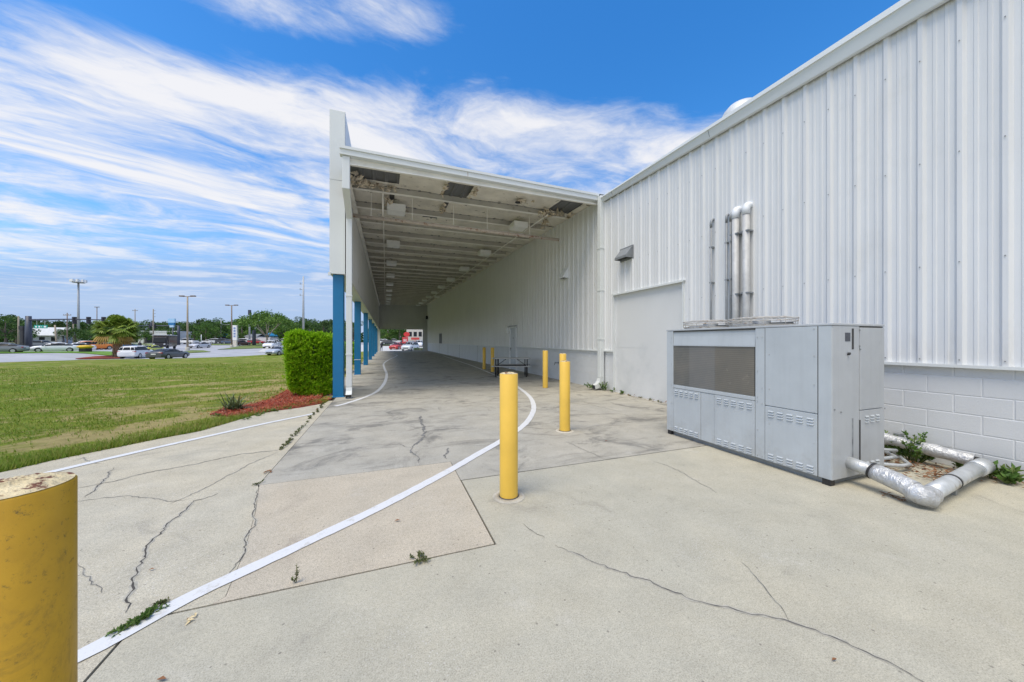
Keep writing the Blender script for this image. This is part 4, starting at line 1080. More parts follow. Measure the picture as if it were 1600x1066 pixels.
# ------------------------------------------------------------------ plants
def leafy(b, c, L, W, d, up, mi=0, fold=.25):
    # one pointed leaf: two faces folded along the midrib
    d = Vector(d).normalized(); s = d.cross(Vector(up)); 
    if s.length < 1e-3: s = d.cross(Vector((1,0,0)))
    s.normalize(); n = s.cross(d)
    c = Vector(c); a = c; m1 = c + d*L*.45 + s*W/2 + n*fold*W; m2 = c + d*L*.45 - s*W/2 + n*fold*W; t = c + d*L
    mid = c + d*L*.5
    i = len(b.v); b.v += [tuple(a), tuple(m1), tuple(t), tuple(m2)]
    b.f.append((i, i+1, i+2)); b.f.append((i, i+2, i+3)); b.m += [mi, mi]; b.s += [False, False]
def rv(r, z0=-1, z1=1):
    while True:
        v = Vector((r.uniform(-1,1), r.uniform(-1,1), r.uniform(z0, z1)))
        if .05 < v.length < 1: return v.normalized()
def shrub(name, x0, x1, y0, y1, z0, z1, n, lab, grp, cols, seed, L=.095, W=.038):
    r = random.Random(seed)
    t = thing(name, lab, 'shrub', ((x0+x1)/2, (y0+y1)/2, 0), grp)
    b = MB()
    cx, cy, cz = (x0+x1)/2, (y0+y1)/2, (z0+z1)/2
    # twig tips scattered through the outer shell of a loosely clipped block; each tip carries a whorl of leaves
    lumps = [(r.uniform(-1,1), r.uniform(-1,1), r.uniform(-1,1), r.uniform(.05,.16)) for _ in range(26)]
    for i in range(n):
        ax = r.choice('xxyyz' if i % 2 else 'xyyz'); u, v, w = r.uniform(-1,1), r.uniform(-1,1), r.uniform(-1,1)
        s = r.choice((-1,1)); dep = 1-abs(r.gauss(0, .13)) if r.random() < .8 else r.uniform(.2,.8)
        if ax == 'x': p = [s*dep, v, w]
        elif ax == 'y': p = [v, s*dep, w]
        else: p = [v, w, dep]
        q = Vector(p)
        l = (abs(q.x)**7+abs(q.y)**7+abs(q.z)**7)**(1/7)
        if l > 1: q /= l
        k = .90
        for lx, ly, lz, a in lumps: k += a*.95*math.exp(-((q.x-lx)**2+(q.y-ly)**2+(q.z-lz)**2)*5)
        k = min(k, 1.12)
        taper = 1 - .16*max(0, -q.z)**1.5
        P = Vector((cx+q.x*k*taper*(x1-x0)/2, cy+q.y*k*taper*(y1-y0)/2, cz+q.z*k*(z1-z0)/2))
        nrm = Vector((q.x**3*1.0, q.y**3, q.z**3+.25)).normalized()
        g = (nrm + rv(r)*.6 + Vector((0,0,.35))).normalized()
        for j in range(r.randint(4, 7)):
            d = (g + rv(r)*.75).normalized(); leafy(b, P + rv(r)*.02, L*r.uniform(.7,1.25), W*r.uniform(.7,1.2), d, rv(r))
    # shoots that stick out of the clipped top
    for i in range(34):
        P = Vector((r.uniform(x0,x1), r.uniform(y0,y1), z1-.03)); h = r.uniform(.04,.13)
        for j in range(9):
            d = (Vector((0,0,1)) + rv(r)*.8).normalized(); leafy(b, P+Vector((0,0,h*j/9)), L*.8, W*.8, d, rv(r))
    for i in range(60):
        s = r.choice((0,1,2)); hz_ = r.uniform(z0+.15, z1-.05)
        P = Vector((x0+.03, r.uniform(y0,y1), hz_)) if s == 0 else Vector((r.uniform(x0,x1), y0+.03, hz_)) if s == 1 else Vector((r.uniform(x0,x1), r.uniform(y0,y1), z1-.04))
        dd = (Vector((-1,0,.9)) if s == 0 else Vector((0,-1,.9)) if s == 1 else Vector((0,0,1)))+rv(r)*.4; dd.normalize(); h = r.uniform(.05,.16)
        for j in range(8): leafy(b, P+dd*h*j/8, L*.8, W*.8, (dd+rv(r)*.8).normalized(), rv(r))
    b.build('foliage', leafmat(name+'_leaves', cols, .45, .45, 1.5), t)
    b = MB()
    for i in range(14):
        a = r.uniform(0, 6.28); px, py = cx+.12*math.cos(a), cy+.12*math.sin(a)
        b.tube([(px, py, 0), (px+r.uniform(-.15,.15), py+r.uniform(-.15,.15), (z0+z1)*.3), (cx+r.uniform(-.4,.4)*(x1-x0), cy+r.uniform(-.4,.4)*(y1-y0), z1-.2)], [.016,.012,.006], 6)
    b.build('branches', MT['wood'], t)
    return t
HC = [(.11,.27,.005), (.24,.48,.012), (.38,.62,.02), (.52,.74,.06)]
shrub('hedge_shrub', -2.46, -1.30, 10.2, 11.35, .0, 1.62, 6400, 'bright green clipped shrub in the red mulch beside the first blue post', 'clipped shrubs along the posts', HC, 3)
shrub('hedge_shrub', -2.75, -1.75, 16.8, 18.2, .1, 1.35, 1500, 'dark clipped shrub beyond the second blue post', 'clipped shrubs along the posts', HC, 4, .1, .045)
shrub('hedge_shrub', -2.75, -1.75, 23.4, 25.0, .1, 1.3, 900, 'small dark clipped shrub beyond the third blue post', 'clipped shrubs along the posts', HC, 5, .12, .055)
# red mulch bed with loose chips
mb = [G(*p) for p in ((328,648),(350,638),(392,632),(430,622),(447,612))] + [(-2.75,10.4),(-2.75,11.8),(-1.56,11.8),(-1.56,9.5)] + [G(*p) for p in ((519,623),(505,630.5),(470,637),(425,643),(400,648),(365,651))]
kind(drape('mulch_bed', mb, MT['mulch'], .012, 1.0, hf=lambda x, y: 0, skirt=.03), 'structure')
def inpoly(x, y, P):
    c = False; j = len(P)-1
    for i in range(len(P)):
        if (P[i][1] > y) != (P[j][1] > y) and x < (P[j][0]-P[i][0])*(y-P[i][1])/(P[j][1]-P[i][1])+P[i][0]: c = not c
        j = i
    return c
r = random.Random(21); b = MB(); xs = [p[0] for p in mb]; ys = [p[1] for p in mb]; k = 0
while k < 5200:
    x, y = r.uniform(min(xs)-.15, max(xs)), r.uniform(min(ys)-.1, max(ys))
    if not inpoly(x, y, mb) and r.random() > .03: continue
    if x > -1.25: continue
    k += 1
    d = rv(r, -.25, .35); leafy(b, (x, y, .018+r.uniform(0,.03)), r.uniform(.03,.09), r.uniform(.008,.022), d, (0,0,1), 0, .1)
kind(b.build('mulch_chips', MT['mulch_chip']), 'stuff')
# spiky plant
x0, y0 = G(364, 641)
t = thing('spiky_plant', 'low spiky strap-leaved plant at the tip of the red mulch bed', 'plant', (x0, y0, 0))
b = MB(); r = random.Random(8)
for i in range(85):
    a = r.uniform(0, 2*PI); L = r.uniform(.22, .55); el = r.uniform(.15, 1.3); w = r.uniform(.010,.018)
    ox, oy = r.uniform(-.12,.12), r.uniform(-.08,.08); pts = []
    for j in range(5):
        s = j/4; rad = L*s*math.cos(el)*(1+.2*s); z = L*s*math.sin(el) - .35*L*s*s*math.cos(el)
        pts.append(Vector((x0+ox+math.cos(a)*rad, y0+oy+math.sin(a)*rad, max(.01, .02+z))))
    sd = Vector((-math.sin(a), math.cos(a), 0))
    for j in range(4):
        w0, w1 = w*(1-(j/4)**2), w*(1-((j+1)/4)**2)
        b.face([pts[j]-sd*w0, pts[j]+sd*w0, pts[j+1]+sd*w1, pts[j+1]-sd*w1])
b.build('leaves', leafmat('strap_leaves', [(.05,.08,.03), (.12,.17,.07), (.24,.25,.12)], .15), t)
# weeds
def weed(x, y, rad, h, n, lab, mat='weed_leaf', L=.03, grp='weeds in the pavement', seed=1, stretch=(1,1,0), z=0.0):
    r = random.Random(seed); t = thing('weed', lab, 'weed', (x, y, z), grp)
    b = MB(); st = MB(); ns = max(3, n//14); a0 = stretch[2]
    for i in range(ns):
        a = r.uniform(0, 2*PI); rr_ = rad*math.sqrt(r.random()); dx, dy = math.cos(a)*rr_*stretch[0], math.sin(a)*rr_*stretch[1]
        dx, dy = dx*math.cos(a0)-dy*math.sin(a0), dx*math.sin(a0)+dy*math.cos(a0)
        hh = h*r.uniform(.4, 1)*(1-.5*rr_/rad)
        p0 = Vector((x+dx*.3, y+dy*.3, z+.003)); p1 = Vector((x+dx, y+dy, z+hh))
        m = (p0+p1)/2 + Vector((0,0,hh*.15)); st.tube([p0, m, p1], .0016+h*.006, 4)
        for j in range(14):
            s = r.uniform(.15, 1); P = p0.lerp(m, s*2) if s < .5 else m.lerp(p1, s*2-1)
            d = (rv(r, -.1, .7) + (p1-p0).normalized()*.4); leafy(b, P, L*r.uniform(.6,1.3), L*r.uniform(.35,.6), d, rv(r))
    b.build('foliage', MT[mat], t); st.build('stems', MT[mat], t)
    return t
x, y = G(218, 971); weed(x, y, .10, .03, 300, 'green weed spreading over the white line near the worn bollard', 'weed_leaf', .024, seed=2, stretch=(1.25,.4,math.radians(48)))
x, y = G(247, 948); weed(x, y, .05, .03, 110, 'flat dull weed sprig beside the white line weed', 'weed_dull', .02, seed=22, stretch=(1.3,.5,math.radians(40)))
x, y = G(655, 875); weed(x, y, .075, .045, 170, 'dull tuft of weed on the joint below the beige concrete square', 'weed_dull', .02, seed=3)
x, y = G(463, 911); weed(x, y, .02, .12, 40, 'thin single weed stalk on the joint beside the white line', 'weed_dull', .018, seed=4)
x, y = G(404, 757); weed(x, y, .06, .035, 60, 'small weed tuft at the corner of the canopy slab', 'weed_dull', .02, seed=5)
pl = [(441,703),(447,694),(455,688),(466,676),(474,667),(484,655),(490,648),(497,642),(503,635),(509,630)]
pl = [((a[0]*(2-k)+b_[0]*k)/2+RN.uniform(-1.5,1.5), (a[1]*(2-k)+b_[1]*k)/2) for a, b_ in zip(pl[:-1], pl[1:]) for k in (0, 1)]
for i, (px, py) in enumerate(pl):
    x, y = G(px, py); weed(x, y, .10*RN.uniform(.5,1.2), .05, int(70*RN.uniform(.4,1.2)), 'dull weeds growing along the joint at the left edge of the canopy slab', 'weed_dull', .026, 'weeds along the slab joint', 30+i, (.45,1.5,0))
x, y = G(935, 607); weed(5.86, 8.82, .32, .30, 150, 'leafy green weeds behind the foot of the tall wall downspout', 'weed_leaf', .07, 'weeds along the wall', 50)
weed(6.02, 8.48, .14, .42, 110, 'upright green weed just right of the tall wall downspout', 'weed_leaf', .06, 'weeds along the wall', 51)
for i, (yy, hh) in enumerate(((8.1,.16),(7.75,.12))): weed(6.06, yy, .13, hh, 60, 'low green weeds along the wall foot below the blank loading panel', 'weed_leaf', .05, 'weeds along the wall foot', 52+i)
for i in range(9): weed(6.09, 7.4-i*.33, .12, .05, 40, 'moss-like low weeds in the gap below the blank loading panel', 'weed_dull', .03, 'low weeds along the panel foot', 60+i, (.3,1.3,0))
y, z = WX(1432, 692, 6.0); weed(5.95, y+.02, .24, .52, 420, 'tall green weed against the block base behind the foil pipe', 'weed_leaf', .055, 'weeds along the wall', 71)
weed(5.96, y+.25, .12, .50, 130, 'thin green weed close behind the chiller end', 'weed_leaf', .05, 'weeds along the wall', 72)
y, z = WX(1498, 700, 6.05); weed(6.06, y, .05, .22, 36, 'small green weed on the block base above the foil pipe', 'weed_leaf', .05, 'weeds along the wall', 73)
y, z = WX(1550, 735, 6.05); weed(6.0, y, .11, .22, 110, 'green weed beside the wall end of the foil pipe', 'weed_leaf', .06, 'weeds along the wall', 74)
y, z = WX(1590, 735, 6.05); weed(5.98, y, .14, .20, 110, 'grey green broad weed at the right edge by the wall', 'weed_leaf', .085, 'weeds along the wall', 75)
for i, (px, py, n_) in enumerate(((400,650,70),(415,646,60),(432,643,80),(448,640,50),(385,655,60),(340,650,80),(462,634,40),(372,640,50))):
    x, y = G(px, py); weed(x, y, .13, .07, n_, 'small green weed tuft growing through the front of the red mulch', 'weed_leaf', .035, 'weeds in the mulch', 90+i)
# dead leaf litter in the corner behind the pipes and along the wall
b = MB(); r = random.Random(77)
for i in range(900):
    if i < 520: x, y = r.gauss(5.62, .22), r.uniform(1.75, 2.9)
    elif i < 800: x, y = 6.1-abs(r.gauss(0, .13)), r.uniform(.4, 1.75)
    else: x, y = 6.1-abs(r.gauss(0,.06)), r.uniform(2.9, 8.6)
    if x > 6.11 or x < 5.12: continue
    leafy(b, (x, y, .006+r.uniform(0,.035)), r.uniform(.03,.08), r.uniform(.012,.028), rv(r, -.1,.3), (0,0,1), 0, .25)
for px, py in ((1395,778),(1405,780),(1385,772),(1412,779)):
    for k in range(5):
        x, y = G(px, py); leafy(b, (x+r.uniform(-.05,.05), y+r.uniform(-.04,.04), .01), .05, .02, rv(r,-.1,.3), (0,0,1), 0, .25)
kind(b.build('leaf_litter', MT['litter']), 'stuff')
for px, py, s, lab in ((621,815,.05,'red brown fallen leaf on the beige concrete square'), (237,892,.035,'dark fallen leaf left of the long crack'), (1303,1033,.03,'orange fallen leaf near the bottom crack'), (255,1062,.045,'dark curled leaf at the bottom edge near the joint'), (300,968,.04,'pale torn leaf just right of the white line'), (947,690,.05,'dark leaf beyond the ring-based bollard'), (418,738,.07,'brown leaf clump by the slab joint')):
    x, y = G(px, py); b = MB(); r = random.Random(px)
    a = r.uniform(-.4,.4); leafy(b, (x-s/2, y, .008), s, s*.42, (math.cos(a), math.sin(a), .1), (0,0,1), 0, .3)
    if s > .039 and px in (300, 418):
        for k in range(4): leafy(b, (x+r.uniform(-s,s)*.6, y+r.uniform(-s,s)*.5, .008), s*.8, s*.35, rv(r,-.1,.2), (0,0,1), 0, .3)
    tag(b.build('fallen_leaf', MT['litter'] if lab[0] != 'p' else MT['capc']), lab, 'leaf', 'fallen leaves on the pavement')
# grass: blades thinning out with distance from the driveway
r = random.Random(99); b = MB(); k = 0
ed = edge
while k < 46000:
    d = math.exp(r.uniform(math.log(4.6), math.log(34))); a = r.uniform(math.radians(-8), math.radians(78))
    x, y = -d*math.sin(a), d*math.cos(a)
    if x > -1.6 and y > 9.3: continue
    if not inpoly(x, y, lawn_poly) or (inpoly(x, y, mb) and (r.random() > .25 or math.sin(x*5)+math.sin(y*4+x*3) < .3)): continue
    # worn patches carry little grass
    if any(((( (x-q[0])*math.cos(q[4])-(y-q[1])*math.sin(q[4]))/q[2])**2 + (((x-q[0])*math.sin(q[4])+(y-q[1])*math.cos(q[4]))/q[3])**2) < 1 for q in BARE) and r.random() < .85: continue
    wv = math.sin(x*1.3+y*.7)+math.sin(x*.6-y*1.7+1.3)+math.sin(x*2.9+y*2.3)*.5
    if wv > 1.1 and r.random() < .75: continue
    k += 1; z = terr(x, y)-.012; s = 1 + max(0, d-8)*.035
    for j in range(2):
        L = r.uniform(.025,.06)*s; w = r.uniform(.003,.006)*s*1.2; an = r.uniform(0, 6.28); lean = r.uniform(.2,1.1)
        px, py = x+r.uniform(-.04,.04)*s, y+r.uniform(-.04,.04)*s
        dx, dy = math.cos(an), math.sin(an)
        i = len(b.v); b.v += [(px-dy*w, py+dx*w, z), (px+dy*w, py-dx*w, z), (px+dx*L*lean, py+dy*L*lean, z+L)]; b.f.append((i,i+1,i+2)); b.m.append(0); b.s.append(False)
# thicker fringe right along the concrete edge
for i in range(9000):
    q = r.randint(3, len(ed)-2); s_ = r.random(); ex = ed[q][0]+(ed[q+1][0]-ed[q][0])*s_; ey = ed[q][1]+(ed[q+1][1]-ed[q][1])*s_
    if ey < 2 : continue
    off = abs(r.gauss(0, .22)); nx_, ny_ = -.80, .60
    x, y = ex+nx_*off*1.0+r.uniform(-.03,.03), ey+ny_*off
    if inpoly(x, y, mb) and r.random() > .3: continue
    L = r.uniform(.04,.09); w = r.uniform(.003,.006); an = r.uniform(0, 6.28); lean = r.uniform(.2,1.0); dx, dy = math.cos(an), math.sin(an)
    i = len(b.v); b.v += [(x-dy*w, y+dx*w, -.01), (x+dy*w, y-dx*w, -.01), (x+dx*L*lean, y+dy*L*lean, L)]; b.f.append((i,i+1,i+2)); b.m.append(0); b.s.append(False)
kind(b.build('grass', MT['grass_blade']), 'stuff')
# ------------------------------------------------------------------ vehicles
MT['glass'] = M('car_glass', (.022,.026,.03), .35, 0, .05, 1, spec=.15)
MT['tyre'] = M('tyre', (.02,.02,.02), .85)
MT['rim'] = M('rim', (.45,.46,.47), .35, .6)
MT['headlamp'] = M('headlamp', (.75,.76,.78), .2)
MT['taillamp'] = M('taillamp', (.35,.02,.02), .25)
MT['plate'] = M('number_plate', (.75,.76,.78), .5)
CARPAINT = {}
def paint(c):
    if c not in CARPAINT:
        m, n, b = newmat('car_paint'); b.inputs['Base Color'].default_value = c4(c); b.inputs['Roughness'].default_value = .28
        b.inputs['Coat Weight'].default_value = .25; b.inputs['Coat Roughness'].default_value = .08
        CARPAINT[c] = m
    return CARPAINT[c]
# stations: x, z under, z belt, z top, half width, half width of top
PROF = {
 'sedan': ([(-2.36,.38,.74,.78,.80,.70),(-2.26,.26,.92,.98,.88,.74),(-1.72,.22,.95,1.04,.90,.70),(-1.0,.20,.95,1.38,.91,.60),(-.2,.20,.94,1.45,.91,.61),(.35,.20,.93,1.39,.91,.60),(1.12,.20,.90,.99,.91,.72),(1.95,.22,.80,.88,.89,.70),(2.28,.28,.64,.70,.82,.64),(2.36,.36,.56,.60,.74,.6)], 2, 6, (-1.42,1.43), .33),
 'coupe': ([(-2.45,.40,.78,.82,.84,.76),(-2.38,.28,.98,1.04,.93,.80),(-1.85,.24,1.0,1.06,.95,.76),(-.95,.22,.98,1.36,.95,.62),(-.3,.22,.96,1.42,.95,.62),(.2,.22,.96,1.37,.95,.62),(.95,.22,.95,1.04,.95,.76),(2.0,.24,.88,.95,.93,.78),(2.38,.30,.72,.80,.88,.74),(2.46,.36,.60,.66,.80,.7)], 2, 6, (-1.45,1.5), .36),
 'suv': ([(-2.42,.45,.80,.86,.86,.76),(-2.34,.32,1.06,1.14,.94,.82),(-2.22,.28,1.08,1.56,.95,.70),(-1.6,.26,1.08,1.70,.96,.68),(-.2,.26,1.06,1.74,.96,.68),(.35,.26,1.05,1.66,.96,.67),(1.05,.26,1.04,1.14,.96,.78),(2.0,.28,.94,1.04,.94,.78),(2.36,.34,.76,.84,.88,.72),(2.42,.42,.62,.70,.82,.7)], 1, 6, (-1.45,1.48), .37),
 'pickup': ([(-2.85,.50,1.02,1.05,.93,.88),(-2.8,.40,1.04,1.08,.95,.90),(-.95,.38,1.06,1.10,.97,.92),(-.90,.38,1.10,1.14,.97,.90),(-.72,.38,1.12,1.80,.97,.70),(.35,.38,1.12,1.86,.97,.72),(.65,.38,1.12,1.78,.97,.71),(1.25,.38,1.12,1.22,.97,.82),(2.5,.40,1.04,1.12,.96,.84),(2.82,.44,.82,.90,.92,.82),(2.9,.5,.66,.74,.88,.8)], 3, 7, (-1.75,1.85), .41),
}
def car(kind_, col, u_px, dep, head, lab, name='parked_car', cat='car', group=None, lights=True, dz=0.0):
    st, g0, g1, ax, wr = PROF[kind_]
    x, y = DP(u_px, dep); hx, hy = head[1]*SN+head[0]*CS, head[1]*CS-head[0]*SN
    t = thing(name, lab, cat, (0,0,0), group)
    b = MB(); gl = MB(); vs = []
    for (sx, zb, zbelt, zt, w, wt) in st:
        zm = zb+(zbelt-zb)*.55
        half = [(w*.90,zb),(w,zb+.12),(w*1.01,zm),(w*.97,zbelt),(wt,zt),(wt*.5,zt+.025)]
        ring = [(sx, -p[0], p[1]) for p in half] + [(sx, p[0], p[1]) for p in half[::-1]]
        vs.append(ring)
    n = 12; flat = [p for r_ in vs for p in r_]
    fs = []
    for i in range(len(st)-1):
        for k in range(n):
            k2 = (k+1) % n; fs.append((i*n+k, (i+1)*n+k, (i+1)*n+k2, i*n+k2))
            cabin = g0 <= i < g1
            if cabin:
                q = [Vector(vs[i][k]), Vector(vs[i+1][k]), Vector(vs[i+1][k2]), Vector(vs[i][k2])]
                c = sum(q, Vector())/4
                side = k in (3, 7); top = k in (4, 5, 6); slope = top and (i == g0 or i == g1-1)
                if side or slope:
                    nn = (q[1]-q[0]).cross(q[3]-q[0]).normalized()
                    if nn.dot(Vector((0, c.y, c.z-.8))) < 0: nn = -nn
                    if slope and nn.z < 0: nn = -nn
                    sh = (.86, .80) if side else (.94, .9)
                    qq = [c + Vector(((p.x-c.x)*(1.0 if side else .93), (p.y-c.y)*.9, (p.z-c.z)*(.80 if side else .9))) + nn*.012 for p in q]
                    gl.face(qq, 0)
    b.raw(flat, fs, 0, True); b.face(vs[0][::-1]); b.face(vs[-1])
    # dark wheel wells and sill
    for sx in ax:
        for s in (-1, 1):
            w = .95 if kind_ != 'sedan' else .905
            b.lathe((0,0,0), [(0,0)], 3, cap=False) if False else None
            pts = [(sx+(wr+.06)*math.cos(a), s*(w+.004), wr+(wr+.06)*math.sin(a)) for a in [PI*2*k/18 for k in range(18)]]
            pts = [(px, py, max(.22, pz_)) for px, py, pz_ in pts]
            b.face(pts, 1)
    b.build('body', [paint(col), MT['black']], t)
    gl.build('windows', MT['glass'], t)
    for sx in ax:
        for s in (-1, 1):
            w = .95 if kind_ != 'sedan' else .905
            wb = MB(); wb.tube([(sx, s*(w-.20), wr), (sx, s*(w+.02), wr)], wr, 20, smooth=False); wo = wb.build('wheel', MT['tyre'], t)
            wb = MB(); wb.tube([(sx, s*(w+.005), wr), (sx, s*(w+.03), wr)], wr*.64, 14, smooth=False); wb.build('rim', MT['rim'], wo)
    if lights:
        f = st[-2]; r_ = st[1]
        for s in (-1, 1):
            lb = MB(); lb.box(f[0]-.12, f[0]+.045, s*(f[4]-.22)-.17, s*(f[4]-.22)+.17, f[2]-.14, f[2]-.01); lb.build('headlight', MT['headlamp'], t, bevel=.03)
            lb = MB(); lb.box(r_[0]-.05, r_[0]+.12, s*(r_[4]-.18)-.19, s*(r_[4]-.18)+.19, r_[2]-.17, r_[2]-.03); lb.build('taillight', MT['taillamp'], t, bevel=.03)
        lb = MB(); lb.box(st[0][0]-.03, st[0][0]+.02, -.26, .26, st[0][2]-.12, st[0][2]+.02); lb.build('plate', MT['plate'], t)
        lb = MB(); lb.box(st[-1][0]-.02, st[-1][0]+.012, -.5, .5, st[-1][2]-.16, st[-1][2]-.02); lb.build('grille', MT['black'], t)
        for s in (-1, 1):
            mx = st[g1][0]-.25; lb = MB(); lb.box(mx-.06, mx+.06, s*(st[g1][4]+.10)-.08, s*(st[g1][4]+.10)+.08, st[g1][2]+.02, st[g1][2]+.16); lb.build('mirror', paint(col), t, bevel=.03)
    z = terr(x, y)-.09+dz
    # sit on the slope
    t.location = (x, y, z); t.rotation_euler = (0, 0, math.atan2(hy, hx))
    return t
def hd(deg): a = math.radians(deg); return (math.sin(a), math.cos(a))   # 0 = away from the camera, 90 = to the right
W = (.78,.79,.80); SIL = (.42,.44,.46); DK = (.055,.06,.068); BLK = (.02,.021,.023); GR = (.20,.215,.23)
car('sedan', W, 86, 52.5, (-.66,-.75), 'white sedan driving left on the far road behind the grass strip')
car('suv', W, 215, 48.4, hd(-22), 'white sport utility car parked beside the palm trunk')
car('coupe', (.085,.09,.10), 264, 46.2, hd(-10), 'dark grey muscle car parked right of the white sport utility car')
car('sedan', GR, -1, 48, (-.8,-.6), 'grey sedan cut off by the left edge, nearer one')
car('sedan', (.05,.035,.04), 3, 60, (-.8,-.6), 'dark sedan at the left edge behind the grey one')
car('sedan', W, 118, 63, (-.5,-.86), 'white sedan directly behind the white car on the far road')
car('suv', W, 128, 80, (-.6,-.8), 'white sport utility car in the row left of the palm crown')
car('sedan', (.10,.11,.13), 139, 70, (-.5,-.86), 'dark blue sedan beside the orange car')
car('suv', (.75,.22,.03), 151, 69, hd(25), 'orange hatchback left of the palm trunk')
car('sedan', (.03,.16,.36), 171, 71, hd(20), 'bright blue car between the orange car and the palm trunk')
car('sedan', (.03,.13,.30), 197, 74, hd(30), 'blue car right of the palm trunk above the white roof')
car('suv', (.10,.12,.14), 67, 86, hd(80), 'dark pickup parked in front of the grey gabled house')
car('sedan', (.22,.23,.24), 88, 76, hd(-60), 'grey sedan under the green trees left of the leaning post')
car('sedan', (.55,.56,.05), 237, 56, hd(-20), 'yellow green car half hidden behind the muscle car')
car('pickup', W, 293, 107, (-1, .05), 'white pickup parked side on behind the brown lamp pole', name='pickup_truck', cat='pickup')
car('sedan', (.60,.61,.64), 312, 81, (.05, -1), 'silver sedan alone in the middle of the empty lot')
car('pickup', W, 424, 78.5, hd(160), 'white pickup with a black front beside the shrub', name='pickup_truck', cat='pickup')
car('suv', (.6,.62,.63), 431, 92, hd(160), 'silver sport utility car behind the white pickup')
car('sedan', (.42,.46,.53), 439, 55.5, hd(186), 'silver blue sedan facing the camera left of the shrub')
for px, k, c, h, lab in ((342,'suv',(.62,.64,.66),75,'silver van-like car in the far row left of the dark pair'),(352,'suv',DK,80,'dark sport utility car in the far row'),(361,'sedan',(.07,.10,.16),80,'dark blue sedan in the far row left of the pylon sign'),
    (377,'sedan',(.10,.05,.04),5,'brown car with its tail to us right of the pylon sign'),(386,'suv',W,75,'white sport utility car in the far row left of the dark post'),(393,'sedan',(.6,.62,.65),75,'silver sedan in the far row beside the dark post'),
    (401,'sedan',(.34,.02,.03),80,'dark red car in the far row behind the oak'),(330,'sedan',(.55,.57,.58),75,'pale grey sedan in the far row under the dark trees'),(452,'suv',W,80,'white sport utility car in the far row behind the shrub')):
    car(k, c, px, 109 if px != 377 else 96, hd(h), lab, group='cars in the far row', lights=False)
# beyond the canopy
car('sedan', (.50,.05,.035), 621.5, 70.5, hd(186), 'red car facing us beyond the canopy exit')
car('suv', (.55,.58,.60), 641, 66.5, hd(184), 'silver van facing us beyond the canopy exit')
car('suv', BLK, 631.5, 76, hd(184), 'black car between the red car and the silver van beyond the exit')
for px, d, k, c, lab in ((597,112,'suv',W,'white van at the left of the canopy exit view'),(603,118,'suv',W,'white sport utility car left in the canopy exit view'),(608,112,'sedan',DK,'dark sedan in the far lot seen through the exit'),(616,124,'pickup',(.6,.6,.6),'grey pickup in the far lot seen through the exit'),(650,92,'sedan',(.45,.04,.04),'red sedan at the right of the exit view'),(655,88,'suv',W,'white car behind the hedge at the right of the exit view'),(659,95,'sedan',(.10,.16,.3),'blue sedan at the right end of the exit view')):
    car(k, c, px, d, hd(170 if px > 640 else 80), lab, group='cars beyond the canopy exit', lights=False)
# food truck
x, y = DP(257, 73); t = thing('food_truck', 'black food truck with a white roof line parked behind the muscle car', 'food truck', (0,0,0))
b = MB(); b.box(-3.2, 1.9, -1.15, 1.15, .55, 2.95); b.hexa([(1.901,-1.1,.5),(2.9,-1.05,.5),(2.9,1.05,.5),(1.901,1.1,.5),(1.901,-1.1,2.7),(2.35,-1.0,2.6),(2.35,1.0,2.6),(1.901,1.1,2.7)])
b.build('body', paint((.025,.02,.022)), t, bevel=.05)
b = MB(); b.box(-3.25, 2.2, -1.2, 1.2, 2.951, 3.05); b.build('roof', MT['white'], t)
b = MB(); b.hexa([(2.82,-.95,1.5),(2.83,-.95,1.5),(2.83,.95,1.5),(2.82,.95,1.5),(2.42,-.9,2.4),(2.47,-.9,2.4),(2.47,.9,2.4),(2.42,.9,2.4)]); b.build('windscreen', MT['glass'], t)
b = MB(); b.box(-2.2, 0.6, -1.17, -1.151, 1.4, 2.4); b.build('serving_window', paint((.16,.03,.025)), t)
b = MB(); b.box(-2.4, .8, -1.9, -1.152, 2.42, 2.47); b.build('awning', paint((.05,.04,.04)), t)
b = MB(); b.box(2.87, 2.96, -1.05, 1.05, .5, .95); b.build('bumper', MT['black'], t)
for s in (-1, 1):
    b = MB(); b.box(2.85, 2.93, s*.8-.13, s*.8+.13, 1.0, 1.2); b.build('headlight', MT['headlamp'], t)
    for sx in (-2, 2.1):
        b = MB(); b.tube([(sx, s*.9, .42), (sx, s*1.17, .42)], .42, 18, smooth=False); b.build('wheel', MT['tyre'], t)
hx = hd(150); t.location = (x, y, terr(x, y)-.08); t.rotation_euler = (0, 0, math.atan2(hx[1]*CS-hx[0]*SN, hx[1]*SN+hx[0]*CS))
# ------------------------------------------------------------------ trees
def crown_mesh(seed, n, rx, rz, cz, size, lumps=14, flat=0.0):
    r = random.Random(seed); b = MB(); L = []
    for i in range(lumps):
        v = rv(r, -.55, 1); k = r.uniform(.45, .95)
        L.append((Vector((v.x*rx*k, v.y*rx*k, cz + v.z*rz*k)), r.uniform(.22,.42)*rx))
    for i in range(n):
        c, rad = r.choice(L); v = rv(r, -.8, 1); rr_ = rad*(.55+.5*r.random()**.5)
        p = c + Vector((v.x*rr_, v.y*rr_, v.z*rr_*(.75-.3*flat)))
        d = (v*.7 + rv(r)).normalized(); s = d.cross(rv(r))
        if s.length < .05: continue
        s.normalize(); a = size*r.uniform(.5, 1.3); w = a*r.uniform(.35,.7)
        b.face([p-d*a*.5, p+s*w*.5, p+d*a*.5, p-s*w*.5])
    return b
TREE = [[(.018,.05,.01),(.05,.115,.02),(.105,.195,.035)], [(.03,.08,.012),(.075,.165,.025),(.15,.26,.05)], [(.025,.055,.015),(.06,.115,.03),(.11,.175,.05)], [(.04,.095,.015),(.105,.205,.03),(.19,.31,.06)]]
TM = [leafmat('tree_leaves', c, .15, .6, .35) for c in TREE]
BARK = M('bark', (.14,.115,.09), .9, 0, .2, 3)
